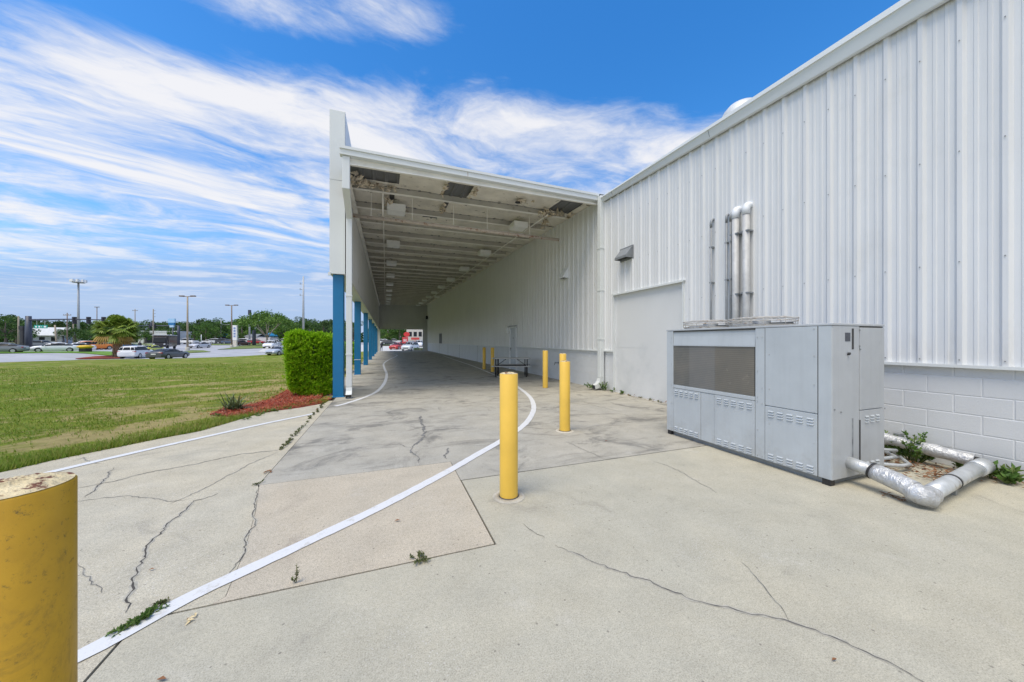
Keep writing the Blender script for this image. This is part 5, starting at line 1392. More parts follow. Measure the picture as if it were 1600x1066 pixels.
def make_tree(seed, h, rx, mi, n=2600, size=.62, trunk=.28):
    t = thing('broadleaf_tree', 'tree', 'tree', (0,0,0))
    rz = h*.46; cz = h*.52
    crown_mesh(seed, n, rx, rz, cz, size, 18).build('crown', TM[mi], t)
    b = MB(); r = random.Random(seed)
    b.tube([(0,0,-.3),(.1,.05,h*.2),(.05,-.1,h*.45),(.1,0,h*.75)], [trunk*1.2,trunk,trunk*.7,trunk*.25], 8)
    for k in range(5):
        a = r.uniform(0, 6.28); z0 = h*r.uniform(.25,.45); q = rx*r.uniform(.4,.7)
        b.tube([(.06,0,z0),(math.cos(a)*q*.5,math.sin(a)*q*.5,z0+h*.14),(math.cos(a)*q,math.sin(a)*q,z0+h*.22)], [trunk*.5,trunk*.3,trunk*.1], 6)
    b.build('trunk', BARK, t); return t
PROT = [make_tree(100+i, h, rx, mi, n) for i, (h, rx, mi, n) in enumerate(((12, 5.5, 0, 2600), (13, 6.2, 1, 2800), (11, 5.0, 2, 2200), (14, 5.2, 0, 2600), (9, 4.6, 3, 2200)))]
used = set()
def tree(i, px, dep, s, lab, grp, rot=None, zs=None):
    p = PROT[i]
    if i in used: t = copy_tree(p)
    else: t = p; used.add(i)
    x, y = DP(px, dep); t.location = (x, y, terr(x, y)-.1); t.scale = (s, s, zs or s); t.rotation_euler = (0,0,rot if rot is not None else RN.uniform(0,6.28))
    t['label'] = lab; t['group'] = grp; return t
TL = 'leafy tree in the long dark tree line behind the far car rows'
for k, px in enumerate(range(-175, 565, 13)):
    dep = RN.uniform(138, 165); i = k*3 % 4 if RN.random() < .8 else 2
    tgt = interp(px, [-45, 0, 60, 120, 200, 260, 330, 400, 470, 540], [489, 492, 499, 499, 501, 500, 497, 497, 497, 497]) + RN.uniform(-2.5, 2.5)
    hh = (HY-tgt)/F*dep + CH - 1.1; h0 = (12, 13, 11, 14, 9)[i]
    tree(i, px+RN.uniform(-4,4), dep, hh/h0*1.06, TL, 'far tree line', zs=hh/h0)
NL = 'smaller leafy tree standing in front of the long tree line'
for px, dep, top, i in ((-25,100,488,1),(8,92,487,0),(26,100,496,2),(72,118,508,1),(100,112,511,3),(118,105,508,3),(134,112,513,1),(225,105,513,3),(266,120,505,2),(303,116,503,0),(322,112,500,1),(338,118,499,3),(352,122,498,1),(378,118,500,4),(395,124,498,3),(446,112,500,4),(462,118,502,1),(484,112,499,0),(505,118,500,2),(528,110,502,1)):
    hh = (HY-top)/F*dep + CH - .7; h0 = (12, 13, 11, 14, 9)[i]
    tree(i, px, dep, hh/h0*1.1, NL, 'trees before the tree line', zs=hh/h0)
NL2 = 'leafy tree far beyond the canopy exit'
for px, dep, top, i in ((588,120,509,1),(597,135,507,3),(606,128,510,4),(615,138,508,1),(624,125,509,3),(634,140,507,4),(644,130,509,0),(655,138,508,1),(668,128,508,3)):
    hh = (HY-top)/F*dep + CH; h0 = (12, 13, 11, 14, 9)[i]
    tree(i, px, dep, hh/h0*1.15, NL2, 'trees beyond the canopy exit', zs=hh/h0)
for i, p in enumerate(PROT):
    if i not in used:
        for c in list(p.children): bpy.data.objects.remove(c)
        bpy.data.objects.remove(p)
b = MB(); r = random.Random(404)
for i in range(18000):
    px = r.uniform(-190, 720); dep = r.uniform(168, 182); x, y = DP(px, dep); z = terr(x, y) + r.uniform(-.3, 7.5)*(.75+.25*math.sin(px*.11))
    d = rv(r); s_ = d.cross(rv(r))
    if s_.length < .05: continue
    s_.normalize(); L = r.uniform(.8, 1.7); p = Vector((x, y, z)); b.face([p-d*L*.5, p+s_*L*.3, p+d*L*.5, p-s_*L*.3])
kind(b.build('woodland', TM[0]), 'stuff')
# spreading oak with pale limbs
x, y = DP(417, 96); t = thing('oak_tree', 'spreading oak with pale bare limbs under an umbrella crown beside the white pickup', 'tree', (0,0,0))
b = MB(); r = random.Random(9)
for i in range(5200):
    a = r.uniform(0, 6.28); q = 6.8*math.sqrt(r.random()); z = 5.7 + 3.5*(1-(q/7.2)**2)*r.uniform(.45,1) + r.gauss(0,.35) - .9*math.sin(a*3+q)*.5
    if math.sin(a*5+q*1.3)+math.sin(q*2.1-a*2) > 1.25: continue
    p = Vector((q*math.cos(a), q*math.sin(a), z)); d = rv(r); s = d.cross(rv(r)); 
    if s.length < .05: continue
    s.normalize(); L = r.uniform(.3,.75); b.face([p-d*L*.5, p+s*L*.25, p+d*L*.5, p-s*L*.25])
b.build('crown', TM[3], t)
b = MB(); PB = M('pale_bark', (.36,.31,.25), .9, 0, .15, 3)
b.tube([(0,0,-.3),(.05,0,1.6),(0,.05,2.9)], [.36,.27,.22], 10)
for a, q, z in ((0,5.2,6.6),(.9,4.2,7.2),(2.2,4.6,6.9),(3.3,5.3,6.4),(4.2,3.9,7.4),(5.3,4.7,6.8),(1.6,1.4,8.2)):
    b.tube([(0,0,2.2),(math.cos(a)*q*.3,math.sin(a)*q*.3,4.0),(math.cos(a)*q*.55,math.sin(a)*q*.55,5.3),(math.cos(a+.1)*q*.8,math.sin(a+.1)*q*.8,z)], [.17,.13,.08,.03], 7)
b.build('trunk', PB, t); t.location = (x, y, terr(x, y)); t.rotation_euler = (0,0,-TH)
# cabbage palm
dp = 49.0; x, y = DP(183.5, dp); zb = terr(x, y)-.05
t = thing('palm_tree', 'cabbage palm with a round fan crown and rough trunk in the red mulch', 'palm tree', (0,0,0))
PZ = 3.95
b = MB(); r = random.Random(14); pts = []; rs = []
for k in range(22): pts.append((r.uniform(-.02,.02), r.uniform(-.02,.02), -.1+k*.17)); rs.append(.40+.035*(k % 2)-.05*abs(k-10)/10+(.12 if k < 2 else 0))
b.tube(pts, rs, 14)
for i in range(320):
    a = r.uniform(0, 6.28); z = r.uniform(.2, 3.4); p = Vector((.40*math.cos(a), .40*math.sin(a), z)); o_ = Vector((math.cos(a), math.sin(a), 0))
    s_ = Vector((-math.sin(a), math.cos(a), 0)); b.face([p-s_*.09-Vector((0,0,.12)), p+s_*.09-Vector((0,0,.12)), p+o_*.14+s_*.05+Vector((0,0,.16)), p+o_*.14-s_*.05+Vector((0,0,.16))])
b.build('trunk', M('palm_trunk', (.30,.225,.15), .9, 0, .3, 4, .5, 20), t)
def frond(b, r, base, d, L, fan, nleaf, droop):
    d = d.normalized(); tip = base + d*L*.5 + Vector((0,0,-droop*L*.10))
    s = d.cross(Vector((0,0,1)))
    if s.length < .1: s = Vector((1,0,0))
    s.normalize(); n = s.cross(d).normalized()
    w = .03; b.face([base-s*w, base+s*w, tip+s*w*.7, tip-s*w*.7])
    for j in range(nleaf):
        a = (j/(nleaf-1)-.5)*fan; dd = (d*math.cos(a)+s*math.sin(a)+n*(.25-.35*abs(a))).normalized()
        l = L*.55*(1-.25*abs(a)/(fan/2)); m = tip+dd*l*.6; e = tip+dd*l+Vector((0,0,-l*(.25+.35*droop)))
        q = dd.cross(n).normalized(); ww = .075*L/1.6
        b.face([tip, m-q*ww, e, m+q*ww])
fr = {0: MB(), 1: MB()}
for i in range(130):
    el = math.asin(r.uniform(-.80, .97)); az = r.uniform(0, 6.28); d = Vector((math.cos(az)*math.cos(el), math.sin(az)*math.cos(el), math.sin(el)))
    old = el < -.42 and r.random() < .6
    L = r.uniform(1.6, 2.7)
    frond(fr[1 if old else 0], r, Vector((0,0,PZ))+d*.25, d, L, 2.5, 15, .3+(.3 if old else 0))
fr[0].build('fronds', leafmat('palm_fronds', [(.07,.12,.015), (.20,.30,.035), (.42,.50,.10)], .4, .45, 1.6), t)
fr[1].build('old_fronds', leafmat('old_palm_fronds', [(.20,.16,.04), (.42,.28,.07), (.50,.36,.17)], .25, .7, .7), t)
t.location = (x, y, zb)
# young ornamental tree by the food truck
# ------------------------------------------------------------------ buildings across the road
def gp(px, dep): x, y = DP(px, dep); return x, y, terr(x, y)-.1
x, y, z = gp(76, 112); t = thing('gabled_house', 'grey house with a pale metal roof behind the trees, below the green street sign', 'house', (0,0,0))
b = MB(); b.box(-4.2, 4.2, -3, 3, 0, 3.0); b.build('wall', M('house_wall', (.45,.47,.5), .7), t)
b = MB(); b.face([(-4.9,-3.6,2.7),(4.9,-3.6,2.7),(4.9,0,5.4),(-4.9,0,5.4)]); b.face([(4.9,3.6,2.7),(-4.9,3.6,2.7),(-4.9,0,5.4),(4.9,0,5.4)]); b.face([(-4.2,-3,3),(-4.2,3,3),(-4.2,0,5.3)]); b.face([(4.2,-3,3),(4.2,3,3),(4.2,0,5.3)]); b.build('roof', M('pale_metal_roof', (.58,.60,.60), .5), t)
for xx in (-2.5, 0, 2.5):
    b = MB(); b.box(xx-.6, xx+.6, -3.03, -3.001, .9, 2.2); b.build('window', MT['glass'], t)
t.location = (x, y, z); t.rotation_euler = (0, 0, -TH+.5)
x, y, z = gp(259, 118); t = thing('shop_building', 'low white shop building behind the black food truck', 'shop', (0,0,0))
b = MB(); b.box(-5.2, 5.2, -4, 4, 0, 4.0); b.build('wall', M('shop_wall', (.70,.70,.68), .7, 0, .06, 1), t)
b = MB(); b.box(-5.35, 5.35, -4.15, 4.15, 4.001, 4.25); b.build('parapet', MT['white'], t)
b = MB()
for xx, w_ in ((-4, .8), (-3.0, .5), (-2.2, .7)): b.box(xx, xx+w_, -4.03, -4.001, 2.9, 3.3)
b.build('dark_lettering', MT['black'], t)
b = MB(); b.box(-3.5, 3.5, -4.03, -4.001, .2, 2.2); b.build('shopfront', MT['glass'], t)
t.location = (x, y, z); t.rotation_euler = (0, 0, -TH+.35)
x, y, z = gp(357, 122); t = thing('teal_roof_kiosk', 'small building with a teal roof behind the far car row', 'kiosk', (0,0,0))
b = MB(); b.box(-2.2, 2.2, -2, 2, 0, 2.4); b.build('wall', MT['shade'], t)
b = MB(); b.face([(-2.7,-2.5,2.4),(2.7,-2.5,2.4),(1.5,0,3.5),(-1.5,0,3.5)]); b.face([(2.7,2.5,2.4),(-2.7,2.5,2.4),(-1.5,0,3.5),(1.5,0,3.5)]); b.face([(-2.7,2.5,2.4),(-2.7,-2.5,2.4),(-1.5,0,3.5)]); b.face([(2.7,-2.5,2.4),(2.7,2.5,2.4),(1.5,0,3.5)]); b.build('roof', M('teal_roof', (.03,.22,.24), .5), t)
t.location = (x, y, z)
x, y, z = gp(408, 118); t = thing('low_shed', 'low pale shed and white panels behind the oak', 'shed', (0,0,0))
b = MB(); b.box(-4, 0, -2, 2, 0, 2.4); b.box(.05, 4.5, -2, 2, 0, 2.1); b.build('wall', M('shed_wall', (.66,.62,.60), .7), t)
b = MB(); b.face([(-4.3,-2.3,2.4),(.3,-2.3,2.4),(.3,0,3.3),(-4.3,0,3.3)]); b.face([(.3,2.3,2.4),(-4.3,2.3,2.4),(-4.3,0,3.3),(.3,0,3.3)]); b.build('roof', MT['galvdark'], t)
t.location = (x, y, z); t.rotation_euler = (0,0,-TH)
x, y, z = gp(423, 120); t = thing('canopy_tent', 'bright blue canopy tent behind the oak trunk', 'tent', (0,0,0))
b = MB(); b.lathe((0,0,0), [(2.2,2.5),(2.2,2.8),(.1,3.9)], 4, 0, False); b.build('cover', M('tent_blue', (.02,.22,.42), .6), t)
b = MB()
for a in range(4): b.tube([(1.5*math.cos(PI/2*a), 1.5*math.sin(PI/2*a), 0), (1.5*math.cos(PI/2*a), 1.5*math.sin(PI/2*a), 2.6)], .05, 6)
b.build('frame', MT['steel'], t); t.location = (x, y, z)
# ------------------------------------------------------------------ poles and signs
def pole(name, px, dep, top, r0, r1, mat, lab, cat='pole', tip=None, grp=None, lean=0, extra=None):
    x, y, z = gp(px, dep); H = (HY-top)/F*dep + CH - z
    t = thing(name, lab, cat, (0,0,0), grp)
    b = MB(); b.tube([(0,0,0), (lean*.5,0,H*.5), (lean,0,H)], [r0, (r0+r1)/2, r1], 10); b.build('post', mat, t)
    if extra: extra(t, H)
    t.location = (x, y, z); t.rotation_euler = (0,0,-TH); return t
def heads(t, H, w=2.0):
    for s in (-1, 1):
        b = MB(); b.box(s*w*.55-.42, s*w*.55+.42, -.22, .22, H-.03, H+.20); b.build('lamp_head', MT['brownpole'], t, bevel=.04)
    b = MB(); b.tube([(-w*.5,0,H-.0),(w*.5,0,H-.0)], .07, 6); b.build('arm', MT['brownpole'], t)
def base_(t):
    b = MB(); b.lathe((0,0,0), [(.34,0),(.34,.55),(.3,.6)], 14); b.build('footing', MT['patch'], t)
def lamp2(t, H): heads(t, H); base_(t)
pole('lamp_post', 293, 66.5, 463.5, .17, .12, MT['tanpole'], 'tall brown lamp post with two heads, nearer one, left', 'lamp post', grp='twin lamp posts', extra=lamp2)
pole('lamp_post', 362, 86, 477.5, .17, .12, MT['brownpole'], 'brown lamp post with two heads beside the white pylon sign', 'lamp post', grp='twin lamp posts', extra=lamp2)
def mast(t, H):
    b = MB(); b.lathe((0,0,H-.6), [(.5,0),(1.6,.1),(1.6,.3),(.3,.4)], 16); b.build('lamp_ring', MT['steel'], t)
    for k in range(8):
        a = 2*PI*k/8; b = MB(); b.box(1.7*math.cos(a)-.35, 1.7*math.cos(a)+.35, 1.7*math.sin(a)-.3, 1.7*math.sin(a)+.3, H-.3, H+.7); b.build('floodlight', MT['white'], t)
pole('mast_light', 122.5, 128, 440, .42, .26, MT['steel'], 'very tall steel mast with a ring of floodlights', 'mast light', extra=mast)
def mono(t, H):
    for zz in (H-2.3, H-3.9, H-5.6):
        b = MB(); b.bar((0,0,zz), (-.95,0,zz+.12), .1, .12); b.tube([(-.95,0,zz-.1),(-.95,0,zz+.5)], .08, 6); b.build('insulator_arm', MT['galvdark'], t)
pole('power_pole', 474, 100, 432, .36, .19, MT['steel'], 'tall bare steel power pole rising above the shrub', 'power pole', extra=mono)
def wood_arm(t, H):
    b = MB(); b.box(-1.1, 1.1, -.06, .06, H-.75, H-.6); b.build('cross_arm', MT['wood'], t)
    b = MB()
    for xx in (-1, -.4, .4, 1): b.lathe((xx,0,H-.6), [(.06,0),(.08,.12),(.04,.25)], 8)
    b.build('insulators', MT['galvdark'], t)
def shoe(t, H):
    b = MB(); b.box(-.85, .85, -.25, .25, H-.1, H+.12); b.build('lamp_head', MT['brownpole'], t)
pole('lamp_post', 151.5, 140, 480, .17, .12, MT['brownpole'], 'distant brown lamp post behind the palm crown', 'lamp post', extra=shoe)
pole('utility_pole', 211, 140, 483, .18, .12, MT['wood'], 'distant utility pole right of the palm crown', 'utility pole', extra=wood_arm)
def side_ins(t, H):
    for zz in (H-.5, H-1.3, H-2.1):
        b = MB(); b.bar((0,0,zz), (.6,0,zz+.1), .08, .08); b.build('insulator_arm', MT['galvdark'], t)
    b = MB(); b.lathe((-.4,0,H-4.6), [(.3,0),(.34,.3),(.34,.9),(.25,1.1)], 12); b.build('transformer', MT['dkpole'], t)
pole('utility_pole', 239.5, 92, 483, .17, .11, MT['wood'], 'utility pole with a transformer left of the food truck roof', 'utility pole', extra=side_ins)
pole('utility_pole', 105, 98, 489, .16, .11, MT['brownpole'], 'brown utility pole left of the palm', 'utility pole', extra=wood_arm)
pole('utility_pole', 29, 74, 494, .17, .13, MT['wood'], 'pale wooden pole left of the dark signal post', 'utility pole')
pole('wood_post', 89, 84, 508, .17, .15, MT['tanpole'], 'short leaning tan post beside the grey house', 'post', lean=-.5)
pole('wood_post', 114.5, 112, 503, .17, .15, MT['wood'], 'short pale post before the round green trees', 'post')
pole('utility_pole', 345.5, 118, 499, .15, .11, MT['steel'], 'pale steel signal pole with a level arm left of the pylon sign', 'signal pole', extra=lambda t,H: [(lambda b: (b.tube([(0,0,H-2.0),(4.2,0,H-1.8)], .08, 6), b.build('arm', MT['steel'], t)))(MB())])
pole('utility_pole', 390, 112, 485, .28, .2, MT['steel'], 'grey pole with a dark top rising from the trees right of the pylon', 'utility pole', extra=lambda t,H: [(lambda b: (b.box(-.32,.32,-.3,.3,H-1.6,H+.1), b.build('top_box', MT['dkpole'], t)))(MB())])
pole('steel_post', 314.5, 104, 523, .1, .09, MT['white'], 'short white post behind the lone silver sedan', 'post')
pole('dark_post', 397, 96, 516, .45, .42, MT['dkpole'], 'stout dark post left of the oak trunk', 'post')
def signal(px, dep, top, arm_px, arm_y, lab, boxes, sign=None, r=.38):
    x, y, z = gp(px, dep); H = (HY-top)/F*dep + CH - z; L = (arm_px-px)/F*dep; ha = (HY-arm_y)/F*dep + CH - z
    t = thing('signal_mast', lab, 'traffic signal', (0,0,0), 'signal masts across the road')
    b = MB(); b.tube([(0,0,0),(0,0,H)], [r, r*.8], 12); b.build('post', MT['dkpole'], t)
    b = MB(); b.tube([(0,0,ha),(L*.5,0,ha+.12),(L,0,ha)], [.16,.12,.07], 8); b.build('arm', MT['dkpole'], t)
    for f in boxes:
        b = MB(); b.box(L*f-.22, L*f+.22, -.2, .2, ha-.75, ha+.55); sb = b.build('signal_head', MT['black'], t)
        b = MB()
        for k in range(3): b.tube([(L*f,-.21,ha+.3-.4*k),(L*f,-.3,ha+.3-.4*k)], .12, 8)
        b.build('lens_hoods', MT['dkpole'], sb)
    if sign:
        a0, a1 = sign; b = MB(); b.box(a0*L, a1*L, -.05, -.01, ha-1.55, ha-.95); sb = b.build('street_sign', M('street_sign_green', (.0,.30,.22), .5), t)
        b = MB(); w = (a1-a0)*L
        for f0, f1 in ((.10,.22),(.34,.47),(.57,.60),(.74,.92)): b.box(a0*L+w*f0, a0*L+w*f1, -.06, -.051, ha-1.40, ha-1.12)
        b.build('sign_lettering', MT['white'], sb)
        b = MB()
        for f in (.2,.8): b.box(a0*L+w*f-.03, a0*L+w*f+.03, -.04, -.0, ha-.95, ha-.1)
        b.build('hanger', MT['steel'], sb)
    t.location = (x, y, z); t.rotation_euler = (0,0,-TH)
signal(44.5, 63, 494, 175, 500, 'stout dark signal post at the left with a long arm and green street sign', (.55, .72, .9), (.07, .23), .46)
signal(279, 100, 509, 205, 509.5, 'dark signal post right of the food truck with its arm reaching left', (.5, .6))
x, y, z = gp(36.5, 64); t = thing('banner_post', 'dark figure-like equipment cabinet and push button post left of the signal post', 'signal cabinet', (0,0,0))
b = MB(); b.box(-.5, .5, -.3, .3, 0, 1.3); b.box(-.35, .25, -.25, .25, 1.301, 3.9); b.box(-.55, .3, -.3, .3, 3.901, 4.6); b.build('cabinet', MT['black'], t, bevel=.05)
b = MB(); b.box(-.12, .16, -.31, -.301, .5, .85); b.build('label_plate', MT['white'], t); t.location = (x, y, z); t.rotation_euler = (0,0,-TH)
# pylon sign
x, y, z = gp(367.5, 92); t = thing('pylon_sign', 'tall narrow white pylon sign with blue marks beside the brown lamp post', 'pylon sign', (0,0,0))
b = MB(); b.box(-.62, .62, -.25, .25, 1.6, 5.6); b.build('face', M('pylon_white', (.78,.79,.80), .5), t, bevel=.04)
b = MB()
for k in range(4): b.box(-.26, .30, -.27, -.251, 4.55-k*.72, 5.05-k*.72)
b.build('blue_marks', M('pylon_blue', (.22,.30,.52), .5), t)
b = MB(); b.box(-.5, .5, -.2, .2, 0, 1.6); b.build('base', M('pylon_base', (.62,.58,.50), .7), t); t.location = (x, y, z); t.rotation_euler = (0,0,-TH)
# blue roadside sign on a pole
x, y, z = gp(268.5, 96); t = thing('roadside_sign', 'pale blue and white roadside sign on a dark pole above the food truck', 'roadside sign', (0,0,0))
H = (HY-498)/F*96 + CH - z
b = MB(); b.box(-.95, .95, -.2, .2, H-1.15, H); b.build('upper_face', M('sign_pale_blue', (.35,.58,.80), .5), t)
b = MB(); b.box(-.8, .8, -.19, .19, H-1.85, H-1.16); b.build('middle_face', M('sign_blue', (.02,.16,.36), .5), t)
b = MB(); b.box(-.5, .6, -.18, .18, H-2.45, H-1.86); b.build('lower_face', M('sign_light', (.42,.60,.75), .5), t)
b = MB(); b.tube([(.3,0,0),(.3,0,H-2.45)], .14, 8); b.build('post', MT['dkpole'], t); t.location = (x, y, z); t.rotation_euler = (0,0,-TH)
# yellow oval marker on a black base
x, y, z = gp(133.5, 51.5); t = thing('oval_marker', 'yellow oval marker on a black box in the bright grass strip', 'marker', (0,0,0))
b = MB(); b.lathe((0,0,.72), [(0,-.28),(.55,-.22),(.85,-.05),(.88,.05),(.6,.22),(0,.28)], 20); b.build('dome', M('marker_yellow', (.72,.47,.02), .5, 0, .1, 2), t)
b = MB(); b.box(-.52, .52, -.4, .4, 0, .5); b.build('base', MT['black'], t); t.location = (x, y, terr(x, y)); t.rotation_euler = (0,0,-TH)
# small tree in front of the shop
x, y, z = gp(272, 100)
t = thing('young_tree', 'small light green tree right before the white shop wall', 'tree', (0,0,0)); crown_mesh(55, 700, 1.7, 1.1, 3.1, .4, 8).build('crown', TM[1], t); b = MB(); b.tube([(0,0,0),(0,0,2.8)], [.09,.05], 6); b.build('trunk', BARK, t); t.location = (x, y, z)
x, y, z = gp(228, 96)
t = thing('young_tree', 'small round green tree left of the food truck', 'tree', (0,0,0)); crown_mesh(56, 600, 1.3, 1.1, 2.4, .35, 8).build('crown', TM[1], t); b = MB(); b.tube([(0,0,0),(0,0,2.2)], [.08,.05], 6); b.build('trunk', BARK, t); t.location = (x, y, z)
# person near the palm
x, y, z = gp(218.5, 62)
t = thing('person', 'person in a dark top standing behind the white sport utility car', 'person', (0,0,0))
def body():
    me = bpy.data.meshes.new('body')
    V = [(0,0,.95),(0,0,1.15),(0,0,1.40),(0,0,1.52),(0,0,1.60),(0,0,1.72),(-.18,0,1.40),(-.24,.02,1.15),(-.22,-.06,.92),(-.22,-.10,.82),(.18,0,1.40),(.24,.02,1.15),(.22,-.06,.92),(.22,-.10,.82),(-.10,0,.90),(-.11,-.01,.50),(-.11,.02,.08),(-.11,-.12,.03),(.10,0,.90),(.11,-.01,.50),(.11,.02,.08),(.11,-.12,.03)]
    E = [(0,1),(1,2),(2,3),(3,4),(4,5),(2,6),(6,7),(7,8),(8,9),(2,10),(10,11),(11,12),(12,13),(0,14),(14,15),(15,16),(16,17),(0,18),(18,19),(19,20),(20,21)]
    R = [.15,.15,.16,.06,.09,.085,.07,.05,.04,.035,.07,.05,.04,.035,.09,.065,.045,.04,.09,.065,.045,.04]
    me.from_pydata(V, E, []); o = bpy.data.objects.new('body', me); COL.objects.link(o); o.parent = t
    s = o.modifiers.new('skin', 'SKIN'); o.modifiers.new('sub', 'SUBSURF').levels = 1
    for i, sv in enumerate(me.skin_vertices[0].data): sv.radius = (R[i], R[i]*.8); sv.use_root = (i == 0)
    me.materials.append(M('dark_clothes', (.03,.03,.04), .8)); return o
body(); b = MB(); b.lathe((0,0,1.62), [(.02,-.10),(.085,-.06),(.095,.02),(.08,.09),(.0,.13)], 12); b.build('head', M('skin', (.35,.2,.14), .6), t)
b = MB(); b.lathe((0,.015,1.67), [(.10,-.05),(.105,.03),(.08,.09),(0,.115)], 12); b.build('hair', MT['black'], t); t.location = (x, y, z)
# signs beyond the canopy exit
x, y, z = gp(633, 73); t = thing('road_sign', 'red square sign with pale symbol beyond the canopy exit', 'sign', (0,0,0))
b = MB(); b.box(-.62, .62, -.05, .05, 1.25, 2.6); b.build('panel', M('sign_red', (.55,.05,.06), .5), t, bevel=.08)
b = MB(); b.box(-.32, -.08, -.07, -.051, 1.6, 2.2); b.box(.08, .32, -.07, -.051, 1.6, 2.2); b.box(-.079, .079, -.07, -.0511, 1.8, 2.0); b.build('symbol', M('sign_pink', (.75,.55,.55), .5), t)
b = MB(); b.tube([(0,.02,0),(0,.02,1.3)], .07, 8); b.build('post', MT['steel'], t); t.location = (x, y, z); t.rotation_euler = (0,0,-TH)
x, y, z = gp(635.5, 88); H = (HY-519)/F*88 + CH - z; t = thing('roadside_sign', 'red oval sign high beyond the canopy exit', 'roadside sign', (0,0,0))
b = MB(); b.tube([(0,-.2,H-.6),(0,.2,H-.6)], .62, 20, smooth=False); o = b.build('oval_face', M('sign_red2', (.55,.03,.03), .45), t); o.scale = (1.2, 1, 1)
b = MB(); b.tube([(.2,0,0),(.2,0,H-1)], .1, 8); b.build('post', MT['steel'], t); t.location = (x, y, z); t.rotation_euler = (0,0,-TH)
x, y, z = gp(650.5, 98); t = thing('shop_building', 'white shop with a red band right beyond the canopy exit', 'shop', (0,0,0))
b = MB(); b.box(-2.2, 3.4, -2, 2, 0, 4.6); b.build('wall', M('exit_shop_wall', (.50,.485,.43), .7), t)
b = MB(); b.box(-.9, 1.4, -2.05, -2.001, 1.7, 2.3); b.build('red_band', M('band_red', (.5,.06,.05), .6), t)
b = MB()
for xx in (-1.6,-.2,1.2): b.box(xx, xx+.9, -2.04, -2.001, 2.6, 3.9)
b.build('windows', MT['glass'], t)
b = MB(); b.box(-2.0, 3.2, -2.04, -2.001, .1, 1.35); b.build('shopfront', MT['glass'], t); t.location = (x, y, z); t.rotation_euler = (0,0,-TH)
for px, dp_, w, lab in ((655, 64, 1.0, 'low clipped green hedge at the right of the canopy exit'), (602, 92, 1.3, 'low dark hedge strip at the left of the canopy exit view')):
    x, y, z = gp(px, dp_); t = thing('low_hedge', lab, 'hedge', (0,0,0)); b = MB(); r = random.Random(px)
    for i in range(1300):
        leafy(b, (r.uniform(-w,w), r.uniform(-.4,.4), r.uniform(.05,.62)), .12, .06, rv(r, 0, 1), rv(r))
    b.build('foliage', TM[0], t); b = MB(); b.box(-w*.9, w*.9, -.25, .25, 0, .4); b.build('stems', BARK, t); t.location = (x, y, z); t.rotation_euler = (0,0,-TH)
x, y, z = gp(596, 58.5); t = thing('person', 'person in dark clothes at the left edge of the canopy exit', 'person', (0,0,0))
o = [c for c in bpy.data.objects if c.name.startswith('body') and c.parent and c.parent['category'] == 'person'][0].copy(); COL.objects.link(o); o.parent = t
b = MB(); b.lathe((0,0,1.62), [(.02,-.10),(.085,-.06),(.095,.02),(.08,.09),(.0,.13)], 12); b.build('head', MT['wood'], t); t.location = (x, y, z+.02)
# overhead wires along the road
for k, (yy, d0, d1) in enumerate(((489.5, 140, 92), (493, 140, 92))):
    pass
